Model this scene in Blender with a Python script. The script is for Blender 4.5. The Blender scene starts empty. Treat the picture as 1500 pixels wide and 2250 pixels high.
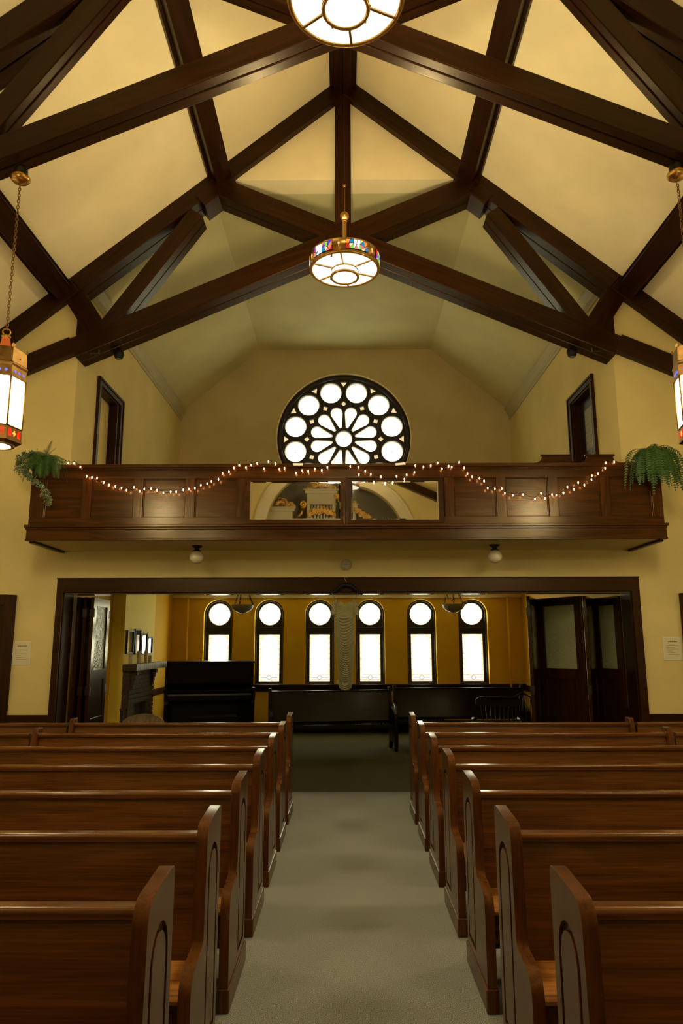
import bpy, bmesh, math, random
from mathutils import Vector, Matrix
from mathutils.geometry import tessellate_polygon
PI = math.pi
random.seed(7)
sc = bpy.context.scene
COL = sc.collection

# ------------------------------------------------------------------ camera, world, exposure
cam_d = bpy.data.cameras.new('camera'); cam = bpy.data.objects.new('camera', cam_d); COL.objects.link(cam)
cam_d.sensor_fit = 'VERTICAL'; cam_d.sensor_height = 36.0; cam_d.lens = 1550.0 / 2250.0 * 36.0
cam_d.clip_start = 0.05
cam.matrix_world = (Matrix.Translation((0, 0, 1.65)) @ Matrix.Rotation(math.radians(0.33), 4, 'Z')
                    @ Matrix.Rotation(math.radians(100.6), 4, 'X') @ Matrix.Rotation(math.radians(-0.13), 4, 'Z'))
sc.camera = cam
w = bpy.data.worlds.new('world'); sc.world = w; w.use_nodes = True
w.node_tree.nodes['Background'].inputs[0].default_value = (0.75, 0.85, 1.0, 1)
w.node_tree.nodes['Background'].inputs[1].default_value = 0.1
sc.view_settings.view_transform = 'Standard'; sc.view_settings.look = 'None'
sc.view_settings.gamma = 1.0; sc.view_settings.use_curve_mapping = False
sc.view_settings.exposure = 0.0

WARM = (1.0, 0.80, 0.42)
DAY = (0.88, 0.97, 1.0)
P_DRUM_UP = 202.0     # watts of the bulbs above the diffuser of a drum lantern
P_DRUM_DN = 62.0
E_DRUM = 1.5          # glass of a drum lantern
E_HEX = 74.0          # glass of a hexagonal lantern
E_WIN = 12.0           # daylight in the back room windows
E_ROSE = 5.0
E_SIDE = 1.9         # glow of the added nave side windows, out of view

# ------------------------------------------------------------------ node helpers
def newmat(name):
    m = bpy.data.materials.new(name); m.use_nodes = True
    nt = m.node_tree; nt.nodes.clear()
    out = nt.nodes.new('ShaderNodeOutputMaterial')
    b = nt.nodes.new('ShaderNodeBsdfPrincipled')
    nt.links.new(b.outputs[0], out.inputs[0])
    return m, nt, b, out
def N(nt, t, **kw):
    n = nt.nodes.new(t)
    for k, v in kw.items():
        if k in n.inputs: n.inputs[k].default_value = v
        else: setattr(n, k, v)
    return n
def ramp(nt, stops):
    r = nt.nodes.new('ShaderNodeValToRGB'); cr = r.color_ramp
    while len(cr.elements) < len(stops): cr.elements.new(0.5)
    for e, (p, c) in zip(cr.elements, stops): e.position = p; e.color = (*c, 1)
    return r
def coords(nt, scale, which='Object'):
    tc = nt.nodes.new('ShaderNodeTexCoord'); mp = nt.nodes.new('ShaderNodeMapping')
    nt.links.new(tc.outputs[which], mp.inputs[0]); mp.inputs['Scale'].default_value = scale
    return mp
def bump(nt, b, src, strength, dist=0.01):
    bp = nt.nodes.new('ShaderNodeBump'); bp.inputs['Strength'].default_value = strength; bp.inputs['Distance'].default_value = dist
    nt.links.new(src, bp.inputs['Height']); nt.links.new(bp.outputs[0], b.inputs['Normal'])

def wood(name, dark, mid, light, axis=0, rough=0.3, coat=0.35, grain=1.0, bstr=0.16, spec=0.3):
    m, nt, b, out = newmat(name)
    s = [7.0 * grain] * 3; s[axis] = 0.55 * grain
    mp = coords(nt, s)
    oi = nt.nodes.new('ShaderNodeObjectInfo'); ad = nt.nodes.new('ShaderNodeVectorMath'); ad.operation = 'MULTIPLY_ADD'
    nt.links.new(oi.outputs['Random'], ad.inputs[0]); ad.inputs[1].default_value = (13, 17, 11); nt.links.new(mp.outputs[0], ad.inputs[2])
    n1 = N(nt, 'ShaderNodeTexNoise', Scale=1.0, Detail=3.0, Distortion=0.6)
    nt.links.new(ad.outputs[0], n1.inputs['Vector'])
    wv = nt.nodes.new('ShaderNodeMath'); wv.operation = 'MULTIPLY'; wv.inputs[1].default_value = 26.0
    nt.links.new(n1.outputs['Fac'], wv.inputs[0])
    sn = nt.nodes.new('ShaderNodeMath'); sn.operation = 'SINE'; nt.links.new(wv.outputs[0], sn.inputs[0])
    s2 = [160.0] * 3; s2[axis] = 4.0
    mp2 = coords(nt, s2)
    n2 = N(nt, 'ShaderNodeTexNoise', Scale=1.0, Detail=2.0)
    nt.links.new(mp2.outputs[0], n2.inputs['Vector'])
    mx = nt.nodes.new('ShaderNodeMath'); mx.operation = 'MULTIPLY_ADD'; mx.inputs[1].default_value = 0.115
    hf = nt.nodes.new('ShaderNodeMath'); hf.operation = 'MULTIPLY_ADD'; hf.inputs[1].default_value = 0.6; hf.inputs[2].default_value = 0.2; nt.links.new(n2.outputs['Fac'], hf.inputs[0])
    nt.links.new(sn.outputs[0], mx.inputs[0]); nt.links.new(hf.outputs[0], mx.inputs[2])
    r = ramp(nt, [(0.22, dark), (0.5, mid), (0.80, light)])
    nt.links.new(mx.outputs[0], r.inputs[0]); nt.links.new(r.outputs[0], b.inputs['Base Color'])
    b.inputs['Roughness'].default_value = rough
    b.inputs['Specular IOR Level'].default_value = spec
    b.inputs['Specular Tint'].default_value = (1.0, 0.80, 0.46, 1); b.inputs['Coat Tint'].default_value = (1.0, 0.86, 0.58, 1)
    b.inputs['Coat Weight'].default_value = coat; b.inputs['Coat Roughness'].default_value = 0.16
    bump(nt, b, mx.outputs[0], bstr, 0.004)
    return m
def paint(name, col, rough=0.75, bstr=0.12, scale=60, var=0.06, spec=0.3):
    m, nt, b, out = newmat(name)
    mp = coords(nt, (1, 1, 1))
    n = N(nt, 'ShaderNodeTexNoise', Scale=scale, Detail=4.0); nt.links.new(mp.outputs[0], n.inputs['Vector'])
    n2 = N(nt, 'ShaderNodeTexNoise', Scale=1.3, Detail=3.0); nt.links.new(mp.outputs[0], n2.inputs['Vector'])
    a = tuple(c * (1 - var) for c in col); c2 = tuple(min(1, c * (1 + var)) for c in col)
    r = ramp(nt, [(0.35, a), (0.65, c2)]); nt.links.new(n2.outputs['Fac'], r.inputs[0])
    nt.links.new(r.outputs[0], b.inputs['Base Color'])
    b.inputs['Roughness'].default_value = rough; b.inputs['Specular IOR Level'].default_value = spec
    bump(nt, b, n.outputs['Fac'], bstr, 0.01)
    return m
def metal(name, col, rough=0.3, var=0.25):
    m, nt, b, out = newmat(name)
    mp = coords(nt, (1, 1, 1))
    n = N(nt, 'ShaderNodeTexNoise', Scale=18.0, Detail=4.0); nt.links.new(mp.outputs[0], n.inputs['Vector'])
    r = ramp(nt, [(0.3, tuple(c * (1 - var) for c in col)), (0.7, col)]); nt.links.new(n.outputs['Fac'], r.inputs[0])
    nt.links.new(r.outputs[0], b.inputs['Base Color'])
    b.inputs['Metallic'].default_value = 1.0; b.inputs['Roughness'].default_value = rough
    return m
def plain(name, col, rough=0.5, spec=0.5, **kw):
    m, nt, b, out = newmat(name)
    b.inputs['Base Color'].default_value = (*col, 1); b.inputs['Roughness'].default_value = rough
    b.inputs['Specular IOR Level'].default_value = spec
    for k, v in kw.items(): b.inputs[k.replace('_', ' ')].default_value = v
    return m
def glow(name, col, strength, pattern=0.0, pcol=(1, 0.6, 0.2), scale=30.0):
    m = bpy.data.materials.new(name); m.use_nodes = True; nt = m.node_tree; nt.nodes.clear()
    out = nt.nodes.new('ShaderNodeOutputMaterial'); e = nt.nodes.new('ShaderNodeEmission'); nt.links.new(e.outputs[0], out.inputs[0])
    e.inputs[0].default_value = (*col, 1); e.inputs[1].default_value = strength
    if pattern:
        mp = coords(nt, (1, 1, 1)); v = N(nt, 'ShaderNodeTexVoronoi', Scale=scale); nt.links.new(mp.outputs[0], v.inputs['Vector'])
        r = ramp(nt, [(0.0, col), (1.0, tuple(a * (1 - pattern) + b_ * pattern for a, b_ in zip(col, pcol)))])
        sp = nt.nodes.new('ShaderNodeSeparateColor'); nt.links.new(v.outputs['Color'], sp.inputs[0])
        nt.links.new(sp.outputs[0], r.inputs[0]); nt.links.new(r.outputs[0], e.inputs[0])
    return m

M = {}
M['pew'] = wood('pew_oak', (0.052, 0.0180, 0.0048), (0.100, 0.0360, 0.0092), (0.160, 0.060, 0.0165), 0, 0.27, 0.22, 1.1)
M['pewv'] = wood('pew_oak_upright', (0.044, 0.0140, 0.0036), (0.074, 0.0245, 0.0062), (0.11, 0.039, 0.0105), 2, 0.25, 0.12, bstr=0.04, spec=0.22)
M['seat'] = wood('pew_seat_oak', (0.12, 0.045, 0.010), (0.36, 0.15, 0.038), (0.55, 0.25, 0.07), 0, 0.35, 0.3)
M['beam'] = wood('truss_timber', (0.0090, 0.0024, 0.0007), (0.0165, 0.0044, 0.0012), (0.033, 0.0095, 0.0027), 0, 0.30, 0.06, spec=0.22)
M['beamy'] = wood('purlin_timber', (0.0090, 0.0024, 0.0007), (0.0165, 0.0044, 0.0012), (0.030, 0.0085, 0.0024), 1, 0.34, 0.03, spec=0.18)
M['trim'] = wood('dark_trim', (0.012, 0.0036, 0.0011), (0.023, 0.0068, 0.0019), (0.036, 0.0115, 0.0034), 0, 0.34, 0.04, spec=0.2)
M['trimv'] = wood('dark_trim_upright', (0.012, 0.0036, 0.0011), (0.023, 0.0068, 0.0019), (0.036, 0.0115, 0.0034), 2, 0.34, 0.04, spec=0.2)
M['track'] = plain('varnished_track', (0.02, 0.012, 0.006), 0.12, 0.5, Coat_Weight=0.8)
M['door'] = wood('varnished_door', (0.012, 0.0040, 0.0014), (0.020, 0.0068, 0.0022), (0.034, 0.0120, 0.0038), 2, 0.22, 0.3)
M['balc'] = wood('balcony_oak', (0.017, 0.0050, 0.0008), (0.034, 0.0105, 0.0016), (0.062, 0.021, 0.0038), 0, 0.25, 0.07, spec=0.25, bstr=0.22)
M['balcv'] = wood('balcony_oak_stile', (0.018, 0.0055, 0.0009), (0.040, 0.0125, 0.0020), (0.080, 0.028, 0.0055), 2, 0.25, 0.07, 1.4, spec=0.25, bstr=0.22)
M['black'] = wood('blackened_wood', (0.004, 0.0035, 0.003), (0.0075, 0.0055, 0.004), (0.012, 0.008, 0.005), 0, 0.36, 0.02, spec=0.10)
M['tan'] = wood('worn_tan_wood', (0.04, 0.03, 0.018), (0.11, 0.075, 0.042), (0.17, 0.12, 0.07), 2, 0.5, 0.1, 1.6)
M['wall'] = paint('cream_wall_paint', (0.62, 0.50, 0.205))
M['ceil'] = paint('cream_ceiling_paint', (0.78, 0.66, 0.40), scale=40)
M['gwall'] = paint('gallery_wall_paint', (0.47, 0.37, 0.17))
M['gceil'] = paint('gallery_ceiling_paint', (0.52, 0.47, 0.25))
M['ochre'] = paint('ochre_wall_paint', (0.66, 0.38, 0.018), 0.62, scale=90, bstr=0.35, spec=0.12)
M['gold'] = paint('pale_gold_wall_paint', (0.90, 0.70, 0.10), 0.6, scale=70, bstr=0.5, spec=0.08)
M['cornice'] = paint('cornice_paint', (0.42, 0.38, 0.24), 0.5)
M['white'] = plain('white_plastic', (0.75, 0.72, 0.62), 0.4)
M['paper'] = plain('paper', (0.62, 0.56, 0.36), 0.6)
M['ink'] = plain('ink', (0.12, 0.09, 0.03), 0.7)
M['brass'] = metal('brass', (0.62, 0.36, 0.09), 0.32)
M['abrass'] = metal('aged_brass', (0.34, 0.19, 0.055), 0.42, 0.4)
M['iron'] = metal('dark_iron', (0.05, 0.04, 0.035), 0.45)
M['gilt'] = metal('gilt', (0.85, 0.52, 0.14), 0.35)
M['pipe'] = metal('organ_pipe_tin', (0.55, 0.56, 0.55), 0.3)
M['mirror'] = plain('mirror_glass', (0.86, 0.85, 0.76), 0.02, Metallic=1.0)
M['lamp'] = glow('lantern_glass', (1.0, 0.83, 0.50), E_HEX)
M['drum'] = glow('drum_glass', (1.0, 0.91, 0.74), E_DRUM)
M['bulb'] = glow('fairy_bulb', (1.0, 0.50, 0.20), 60.0)
M['blue'] = glow('blue_cut_glass', (0.10, 0.12, 1.0), 2.2)
M['red'] = glow('red_cut_glass', (1.0, 0.03, 0.01), 1.6)
M['redw'] = glow('orange_cut_glass', (1.0, 0.25, 0.04), 3.0)
for nm, c, s in (('red', (0.9, 0.03, 0.02), 0.9), ('blue', (0.02, 0.3, 0.6), 1.0), ('violet', (0.12, 0.05, 0.8), 1.0), ('green', (0.35, 0.8, 0.12), 1.0), ('yellow', (1.0, 0.72, 0.3), 1.3), ('white', (1, 0.95, 0.85), 1.8), ('orange', (1.0, 0.3, 0.05), 1.1), ('pink', (0.9, 0.25, 0.2), 1.0)):
    M['g_' + nm] = glow('glass_chunk_' + nm, c, s)
M['amber'] = glow('amber_shade', (1.0, 0.20, 0.03), 0.5)
M['day'] = glow('daylit_glass', (1.0, 1.0, 0.68), E_WIN)
M['dayb'] = glow('daylit_border_glass', (1.0, 0.92, 0.70), 1.5, 0.8, (1.0, 0.50, 0.16), 38.0)
M['dayo'] = glow('daylit_pale_glass', (0.93, 0.95, 1.0), 1.1, 0.5, (0.9, 0.80, 0.60), 14.0)
M['rose'] = glow('rose_glass', (0.97, 1.0, 0.66), E_ROSE)
M['rosey'] = glow('rose_amber_glass', (1.0, 0.80, 0.42), 0.95, 0.4, (1, 0.6, 0.2), 20.0)
M['side'] = glow('side_fill_glow', (1.0, 0.92, 0.55), E_SIDE, 0.5, (0.9, 0.65, 0.25), 6.0)  # unseen glowing panes, added to brighten the lower walls and pews
M['lead'] = plain('lead_came', (0.03, 0.028, 0.03), 0.6)
M['leadl'] = plain('pale_came', (0.75, 0.62, 0.42), 0.6)
M['winframe'] = plain('window_frame_paint', (0.016, 0.010, 0.008), 0.32, 0.5)
M['alab'] = plain('alabaster', (0.36, 0.34, 0.26), 0.4, Subsurface_Weight=0.2)
M['globe'] = plain('opal_globe', (0.62, 0.56, 0.38), 0.12, Coat_Weight=0.6)
M['candle'] = plain('wax', (0.50, 0.42, 0.26), 0.5)
M['fern'] = paint('fern_green', (0.020, 0.055, 0.008), 0.5, 0.0, 30, 0.4)
M['stem'] = plain('stem_green', (0.06, 0.09, 0.02), 0.6)
M['ivy'] = paint('ivy_dark_green', (0.04, 0.065, 0.025), 0.45, 0.0, 90, 0.4)
M['ivyw'] = plain('ivy_cream_edge', (0.42, 0.42, 0.20), 0.5)
M['hymnal'] = plain('red_cloth_cover', (0.35, 0.012, 0.008), 0.5)
M['brick'] = paint('dark_brick', (0.075, 0.045, 0.024), 0.8, 0.5, 60, 0.35)
M['brickl'] = paint('glazed_mantel_brick', (0.17, 0.14, 0.085), 0.45, 0.2, 40, 0.2)
M['mortar'] = paint('mortar', (0.05, 0.038, 0.024), 0.9)
M['matt_black'] = plain('matt_black', (0.008, 0.007, 0.006), 0.9)
M['picture'] = plain('picture_glass', (0.10, 0.12, 0.09), 0.05, Coat_Weight=1.0)
M['charcoal'] = plain('black_hanger_plastic', (0.008, 0.007, 0.006), 0.5, 0.2)
M['blind'] = plain('blind_slat', (0.30, 0.28, 0.18), 0.6)
M['key'] = plain('ivory_keys', (0.10, 0.09, 0.07), 0.4)
M['arch'] = paint('chancel_stone_paint', (0.62, 0.55, 0.38))
M['chancel'] = paint('chancel_recess_paint', (0.40, 0.34, 0.24))  # one even grey-brown for all recess walls
M['rad'] = plain('radiator_paint', (0.018, 0.015, 0.010), 0.5)

def mk_carpet(name, c1, c2, c3):
    m, nt, b, out = newmat(name)
    mp = coords(nt, (1, 0.6, 1))
    n = N(nt, 'ShaderNodeTexNoise', Scale=330.0, Detail=1.0, Roughness=0.6); nt.links.new(mp.outputs[0], n.inputs['Vector'])
    n2 = N(nt, 'ShaderNodeTexNoise', Scale=1.6, Detail=3.0); nt.links.new(mp.outputs[0], n2.inputs['Vector'])
    r = ramp(nt, [(0.40, c1), (0.5, c2), (0.60, c3)]); nt.links.new(n.outputs['Fac'], r.inputs[0])
    r2 = ramp(nt, [(0.3, (0.96, 0.96, 0.96)), (0.7, (1.04, 1.04, 1.04))]); nt.links.new(n2.outputs['Fac'], r2.inputs[0])
    mu = nt.nodes.new('ShaderNodeMix'); mu.data_type = 'RGBA'; mu.blend_type = 'MULTIPLY'; mu.inputs[0].default_value = 1.0
    nt.links.new(r.outputs[0], mu.inputs[6]); nt.links.new(r2.outputs[0], mu.inputs[7]); nt.links.new(mu.outputs[2], b.inputs['Base Color'])
    b.inputs['Roughness'].default_value = 0.95; b.inputs['Specular IOR Level'].default_value = 0.03
    b.inputs['Sheen Weight'].default_value = 0.0
    bump(nt, b, n.outputs['Fac'], 0.5, 0.005)
    return m
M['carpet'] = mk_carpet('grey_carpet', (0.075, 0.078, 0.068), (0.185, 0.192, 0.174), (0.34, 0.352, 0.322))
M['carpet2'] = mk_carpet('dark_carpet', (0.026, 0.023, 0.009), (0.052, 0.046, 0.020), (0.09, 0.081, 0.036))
def mk_obscure():
    m, nt, b, out = newmat('obscure_glass')
    b.inputs['Base Color'].default_value = (0.30, 0.31, 0.17, 1); b.inputs['Roughness'].default_value = 0.07
    b.inputs['Transmission Weight'].default_value = 0.25; b.inputs['IOR'].default_value = 1.5; b.inputs['Coat Weight'].default_value = 0.6
    mp = coords(nt, (1, 1, 1)); v = N(nt, 'ShaderNodeTexVoronoi', Scale=42.0); nt.links.new(mp.outputs[0], v.inputs['Vector'])
    bump(nt, b, v.outputs['Distance'], 0.6, 0.01)
    return m
M['obscure'] = mk_obscure()
def mk_dress():
    m, nt, b, out = newmat('dress_jersey')
    b.inputs['Base Color'].default_value = (0.20, 0.185, 0.078, 1); b.inputs['Roughness'].default_value = 0.7
    b.inputs['Sheen Weight'].default_value = 0.3
    mp = coords(nt, (1, 1, 1)); n = N(nt, 'ShaderNodeTexNoise', Scale=160.0, Detail=2.0); nt.links.new(mp.outputs[0], n.inputs['Vector'])
    bump(nt, b, n.outputs['Fac'], 0.2, 0.003)
    return m
M['dress'] = mk_dress()

# ------------------------------------------------------------------ mesh helpers
class B:
    """collects shapes into one mesh"""
    def __init__(s): s.v = []; s.f = []; s.mi = []; s.sm = []
    def add(s, vs, fs, mi=0, smooth=False):
        o = len(s.v); s.v += [tuple(v) for v in vs]; s.f += [tuple(i + o for i in f) for f in fs]
        s.mi += [mi] * len(fs); s.sm += [smooth] * len(fs); return s
    def box(s, x0, x1, y0, y1, z0, z1, mi=0, mat=None):
        vs = [Vector(p) for p in ((x0, y0, z0), (x1, y0, z0), (x1, y1, z0), (x0, y1, z0), (x0, y0, z1), (x1, y0, z1), (x1, y1, z1), (x0, y1, z1))]
        if mat: vs = [mat @ v for v in vs]
        return s.add(vs, [(0, 3, 2, 1), (4, 5, 6, 7), (0, 1, 5, 4), (1, 2, 6, 5), (2, 3, 7, 6), (3, 0, 4, 7)], mi)
    def plate(s, outer, holes=(), t0=0.0, t1=0.1, frame=None, mi=0, smooth=False):
        """polygon (2D) with holes, extruded from t0 to t1; frame maps (u, v, t) -> xyz"""
        if frame is None: frame = lambda u, v, t: (u, t, v)
        loops = [list(outer)] + [list(h) for h in holes]
        flat = [p for l in loops for p in l]; n = len(flat)
        tris = tessellate_polygon([[Vector((p[0], p[1], 0)) for p in l] for l in loops])
        vs = [frame(p[0], p[1], t0) for p in flat] + [frame(p[0], p[1], t1) for p in flat]
        fs = [tuple(t) for t in tris] + [tuple(i + n for i in reversed(t)) for t in tris]
        k = 0
        for l in loops:
            m_ = len(l)
            for i in range(m_):
                a, b_ = k + i, k + (i + 1) % m_
                fs.append((a, b_, b_ + n, a + n))
            k += m_
        return s.add(vs, fs, mi, smooth)
    def tube(s, pts, r, n=8, mi=0, closed=False, cap=True):
        pts = [Vector(p) for p in pts]; L = len(pts); rs = r if isinstance(r, (list, tuple)) else [r] * L
        vs = []; up = Vector((0.123, 0.33, 0.93)).normalized(); prev = None
        for i, p in enumerate(pts):
            if closed: d = pts[(i + 1) % L] - pts[i - 1]
            else: d = pts[min(i + 1, L - 1)] - pts[max(i - 1, 0)]
            d.normalize()
            a = (prev if prev else up); a = a - d * a.dot(d)
            if a.length < 1e-4: a = Vector((1, 0, 0)) - d * d.x
            a.normalize(); prev = a; c = d.cross(a)
            for k in range(n):
                t = 2 * PI * k / n; vs.append(p + (a * math.cos(t) + c * math.sin(t)) * rs[i])
        fs = []
        for i in range(L if closed else L - 1):
            for k in range(n):
                a0 = i * n + k; a1 = i * n + (k + 1) % n; j = ((i + 1) % L) * n
                fs.append((a0, a1, j + (k + 1) % n, j + k))
        s.add(vs, fs, mi, True)
        if cap and not closed:
            s.add(vs[:n], [tuple(range(n - 1, -1, -1))], mi); s.add(vs[-n:], [tuple(range(n))], mi)
        return s
    def lathe(s, prof, n=24, c=(0, 0, 0), mi=0, mat=None, smooth=True, phase=0.0):
        vs = []
        for r, z in prof:
            for k in range(n):
                t = 2 * PI * k / n + phase; v = Vector((r * math.cos(t), r * math.sin(t), z))
                vs.append((mat @ v if mat else v) + Vector(c))
        fs = []
        for i in range(len(prof) - 1):
            for k in range(n):
                fs.append((i * n + k, i * n + (k + 1) % n, (i + 1) * n + (k + 1) % n, (i + 1) * n + k))
        return s.add(vs, fs, mi, smooth)
    def disc(s, r, z, n=24, c=(0, 0, 0), mi=0, flip=False):
        vs = [(r * math.cos(2 * PI * k / n) + c[0], r * math.sin(2 * PI * k / n) + c[1], z + c[2]) for k in range(n)]
        return s.add(vs, [tuple(range(n)) if not flip else tuple(range(n - 1, -1, -1))], mi)
    def sphere(s, c, r, n=12, mi=0, sz=1.0):
        return s.lathe([(max(1e-4, r * math.sin(PI * i / (n // 2 + 2))), -r * sz * math.cos(PI * i / (n // 2 + 2))) for i in range(n // 2 + 3)], n, c, mi)
    def mesh(s, name, mats, normals=True):
        me = bpy.data.meshes.new(name); me.from_pydata([tuple(v) for v in s.v], [], s.f)
        for m in (mats if isinstance(mats, (list, tuple)) else [mats]): me.materials.append(m)
        me.polygons.foreach_set('material_index', s.mi); me.polygons.foreach_set('use_smooth', s.sm)
        if normals:
            bm = bmesh.new(); bm.from_mesh(me); bmesh.ops.remove_doubles(bm, verts=bm.verts, dist=1e-5)
            bmesh.ops.recalc_face_normals(bm, faces=bm.faces); bm.to_mesh(me); bm.free()
        me.update(); return me
    def obj(s, name, mats, parent=None, bevel=0.0, loc=None, seg=2, normals=True):
        return put(name, s.mesh(name, mats, normals), parent, bevel, loc, seg)
def smooth(me):
    me.polygons.foreach_set('use_smooth', [True] * len(me.polygons)); return me
def put(name, me, parent=None, bevel=0.0, loc=None, seg=2, hard=False):
    o = bpy.data.objects.new(name, me); COL.objects.link(o)
    if parent: o.parent = parent
    if loc is not None: o.location = loc
    if bevel:
        md = o.modifiers.new('bevel', 'BEVEL'); md.width = bevel; md.segments = seg; md.limit_method = 'ANGLE'; md.angle_limit = math.radians(35); md.harden_normals = hard
    return o
def tag(o, label=None, cat=None, group=None, kind=None):
    for k, v in (('label', label), ('category', cat), ('group', group), ('kind', kind)):
        if v: o[k] = v
    return o
def thing(name, label, cat, loc=(0, 0, 0), rz=0.0, group=None):
    o = bpy.data.objects.new(name, None); COL.objects.link(o); o.empty_display_size = 0.1
    o.location = loc; o.rotation_euler = (0, 0, rz); return tag(o, label, cat, group)
def dup(root, loc=None, rz=None, label=None, group=None):
    def cp(o, par):
        c = o.copy(); COL.objects.link(c)
        if par: c.parent = par
        for ch in kids.get(o.name, []): cp(ch, c)
        return c
    kids = {}
    def walk(o):
        kids[o.name] = list(o.children)
        for c in o.children: walk(c)
    walk(root)
    r = cp(root, None)
    if loc is not None: r.location = loc
    if rz is not None: r.rotation_euler = (0, 0, rz)
    if label: r['label'] = label
    if group: r['group'] = group
    return r
def struct(name, b, mats, bevel=0.0, parent=None):
    o = b.obj(name, mats, parent, bevel)
    if not parent: o['kind'] = 'structure'
    return o
def circ(cx, cy, r, n=32, a0=0.0, a1=2 * PI, end=False):
    m_ = n if not end else n + 1
    return [(cx + r * math.cos(a0 + (a1 - a0) * i / n), cy + r * math.sin(a0 + (a1 - a0) * i / n)) for i in range(m_)]
def timber(name, p0, p1, up, wf, dp, mat, parent, lam=2, gap=0.012):
    """laminated timber: from p0 to p1 (axis of the front lower arris), 'up' = across the face, face height wf, depth dp along +Y'"""
    p0 = Vector(p0); p1 = Vector(p1); ax = (p1 - p0); L = ax.length; ax.normalize()
    up = Vector(up); up = (up - ax * up.dot(ax)).normalized(); dy = ax.cross(up)
    if dy.y < 0 or (abs(dy.y) < 1e-3 and dy.x < 0): dy = -dy
    b = B(); n = lam; t = (dp - gap * (n - 1)) / n
    for i in range(n):
        b.box(0, L, i * (t + gap), i * (t + gap) + t, 0, wf)
    if n > 1: b.box(0, L, 0.02, dp - 0.02, 0.02, wf)
    # local frame -> world, with the grain running along local X
    m = Matrix(((ax.x, dy.x, up.x, p0.x), (ax.y, dy.y, up.y, p0.y), (ax.z, dy.z, up.z, p0.z), (0, 0, 0, 1)))
    me = b.mesh(name, mat)
    o = put(name, me, parent, 0.008); o.matrix_local = m
    if m.to_3x3().determinant() < 0: me.flip_normals()
    return o

# ================================================================== SETTING
YW, YW2, YB = 8.45, 8.75, 14.0     # rear wall front, back; far wall
NX = 5.7                            # nave half width
GX = 3.4                            # gallery half width
roof = lambda x: 9.27 - 0.84 * abs(x)
YC = -4.6                           # chancel wall

b = B(); b.box(-NX, NX, YC - 3.2, YW + 0.0, -0.1, 0.0); fl = struct('floor', b, M['carpet'])
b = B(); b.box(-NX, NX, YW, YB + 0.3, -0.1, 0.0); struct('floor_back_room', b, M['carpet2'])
# ceiling slopes of the nave
for s_, nm in ((-1, 'ceiling_left'), (1, 'ceiling_right')):
    b = B(); b.plate([(0, roof(0)), (s_ * NX, roof(NX)), (s_ * NX, roof(NX) + 0.15), (0, roof(0) + 0.15)], (), YC, YW2 - 0.02); struct(nm, b, M['ceil'])
# rear wall of the nave
b = B()
for s_ in (-1, 1):
    b.plate([(s_ * NX, 0), (s_ * GX, 0), (s_ * GX, roof(GX)), (s_ * NX, roof(NX))], (), YW, YW2)
b.box(-GX, GX, YW, YW2, 2.26, 2.76)
struct('wall_rear', b, M['wall'])
b = B(); b.plate([(-1.81, 7.75), (1.81, 7.75), (0, roof(0))], (), YW, YW2); struct('wall_rear_gable', b, M['ceil'])
# side walls of the nave with openings for the added windows, out of view
for s_, nm in ((-1, 'wall_left'), (1, 'wall_right')):
    fr = lambda u, v, t, s_=s_: (s_ * (NX + t), u, v)
    holes = []
    for yc in (3.9, 6.7):
        holes.append([(yc - 0.55, 1.3), (yc + 0.55, 1.3)] + circ(yc, 3.0, 0.55, 12, 0, PI, True))
    b = B(); b.plate([(YC, 0), (YW, 0), (YW, roof(NX) + 0.1), (YC, roof(NX) + 0.1)], holes, 0, 0.3, fr); struct(nm, b, M['wall'])
wi = 1
for s_ in (-1, 1):
    for yc in (3.9, 6.7):
        fr = lambda u, v, t, s_=s_: (s_ * (NX + 0.14 + t), u, v)
        o = [(yc - 0.56, 1.29), (yc + 0.56, 1.29)] + circ(yc, 3.0, 0.56, 12, 0, PI, True)
        h = [(yc - 0.48, 1.37), (yc + 0.48, 1.37)] + circ(yc, 3.0, 0.48, 12, 0, PI, True)
        b = B(); b.plate(o, [h], 0, 0.06, fr); f = struct('window_%d' % wi, b, M['winframe']); wi += 1
        b = B(); b.plate(h, (), 0.02, 0.03, fr); b.obj('pane', M['side'], f)
# chancel wall behind the camera with its arch
ar_c, ar_r = 4.42, 1.70
b = B(); b.plate([(-NX, 0), (-ar_r, 0)] + [(x, z) for x, z in circ(0, ar_c, ar_r, 40, PI, 0, True)] + [(ar_r, 0), (NX, 0), (NX, roof(NX)), (0, roof(0)), (-NX, roof(NX))], (), YC, YC - 0.3)
struct('wall_chancel', b, M['wall'])
b = B()
for r0, r1, t in ((ar_r, ar_r + 0.26, 0.05), (ar_r + 0.26, ar_r + 0.32, 0.09)):
    b.plate([(-r1, 0)] + circ(0, ar_c, r1, 40, PI, 0, True) + [(r1, 0), (r0, 0)] + circ(0, ar_c, r0, 40, 0, PI, True) + [(-r0, 0)], (), YC, YC + t)
struct('trim_1', b, M['arch'])
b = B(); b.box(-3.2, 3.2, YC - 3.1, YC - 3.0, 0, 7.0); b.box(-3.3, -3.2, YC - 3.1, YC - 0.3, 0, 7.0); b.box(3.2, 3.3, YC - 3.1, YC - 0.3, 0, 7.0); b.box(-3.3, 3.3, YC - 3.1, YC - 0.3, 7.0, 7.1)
struct('wall_chancel_recess', b, M['chancel'])
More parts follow.
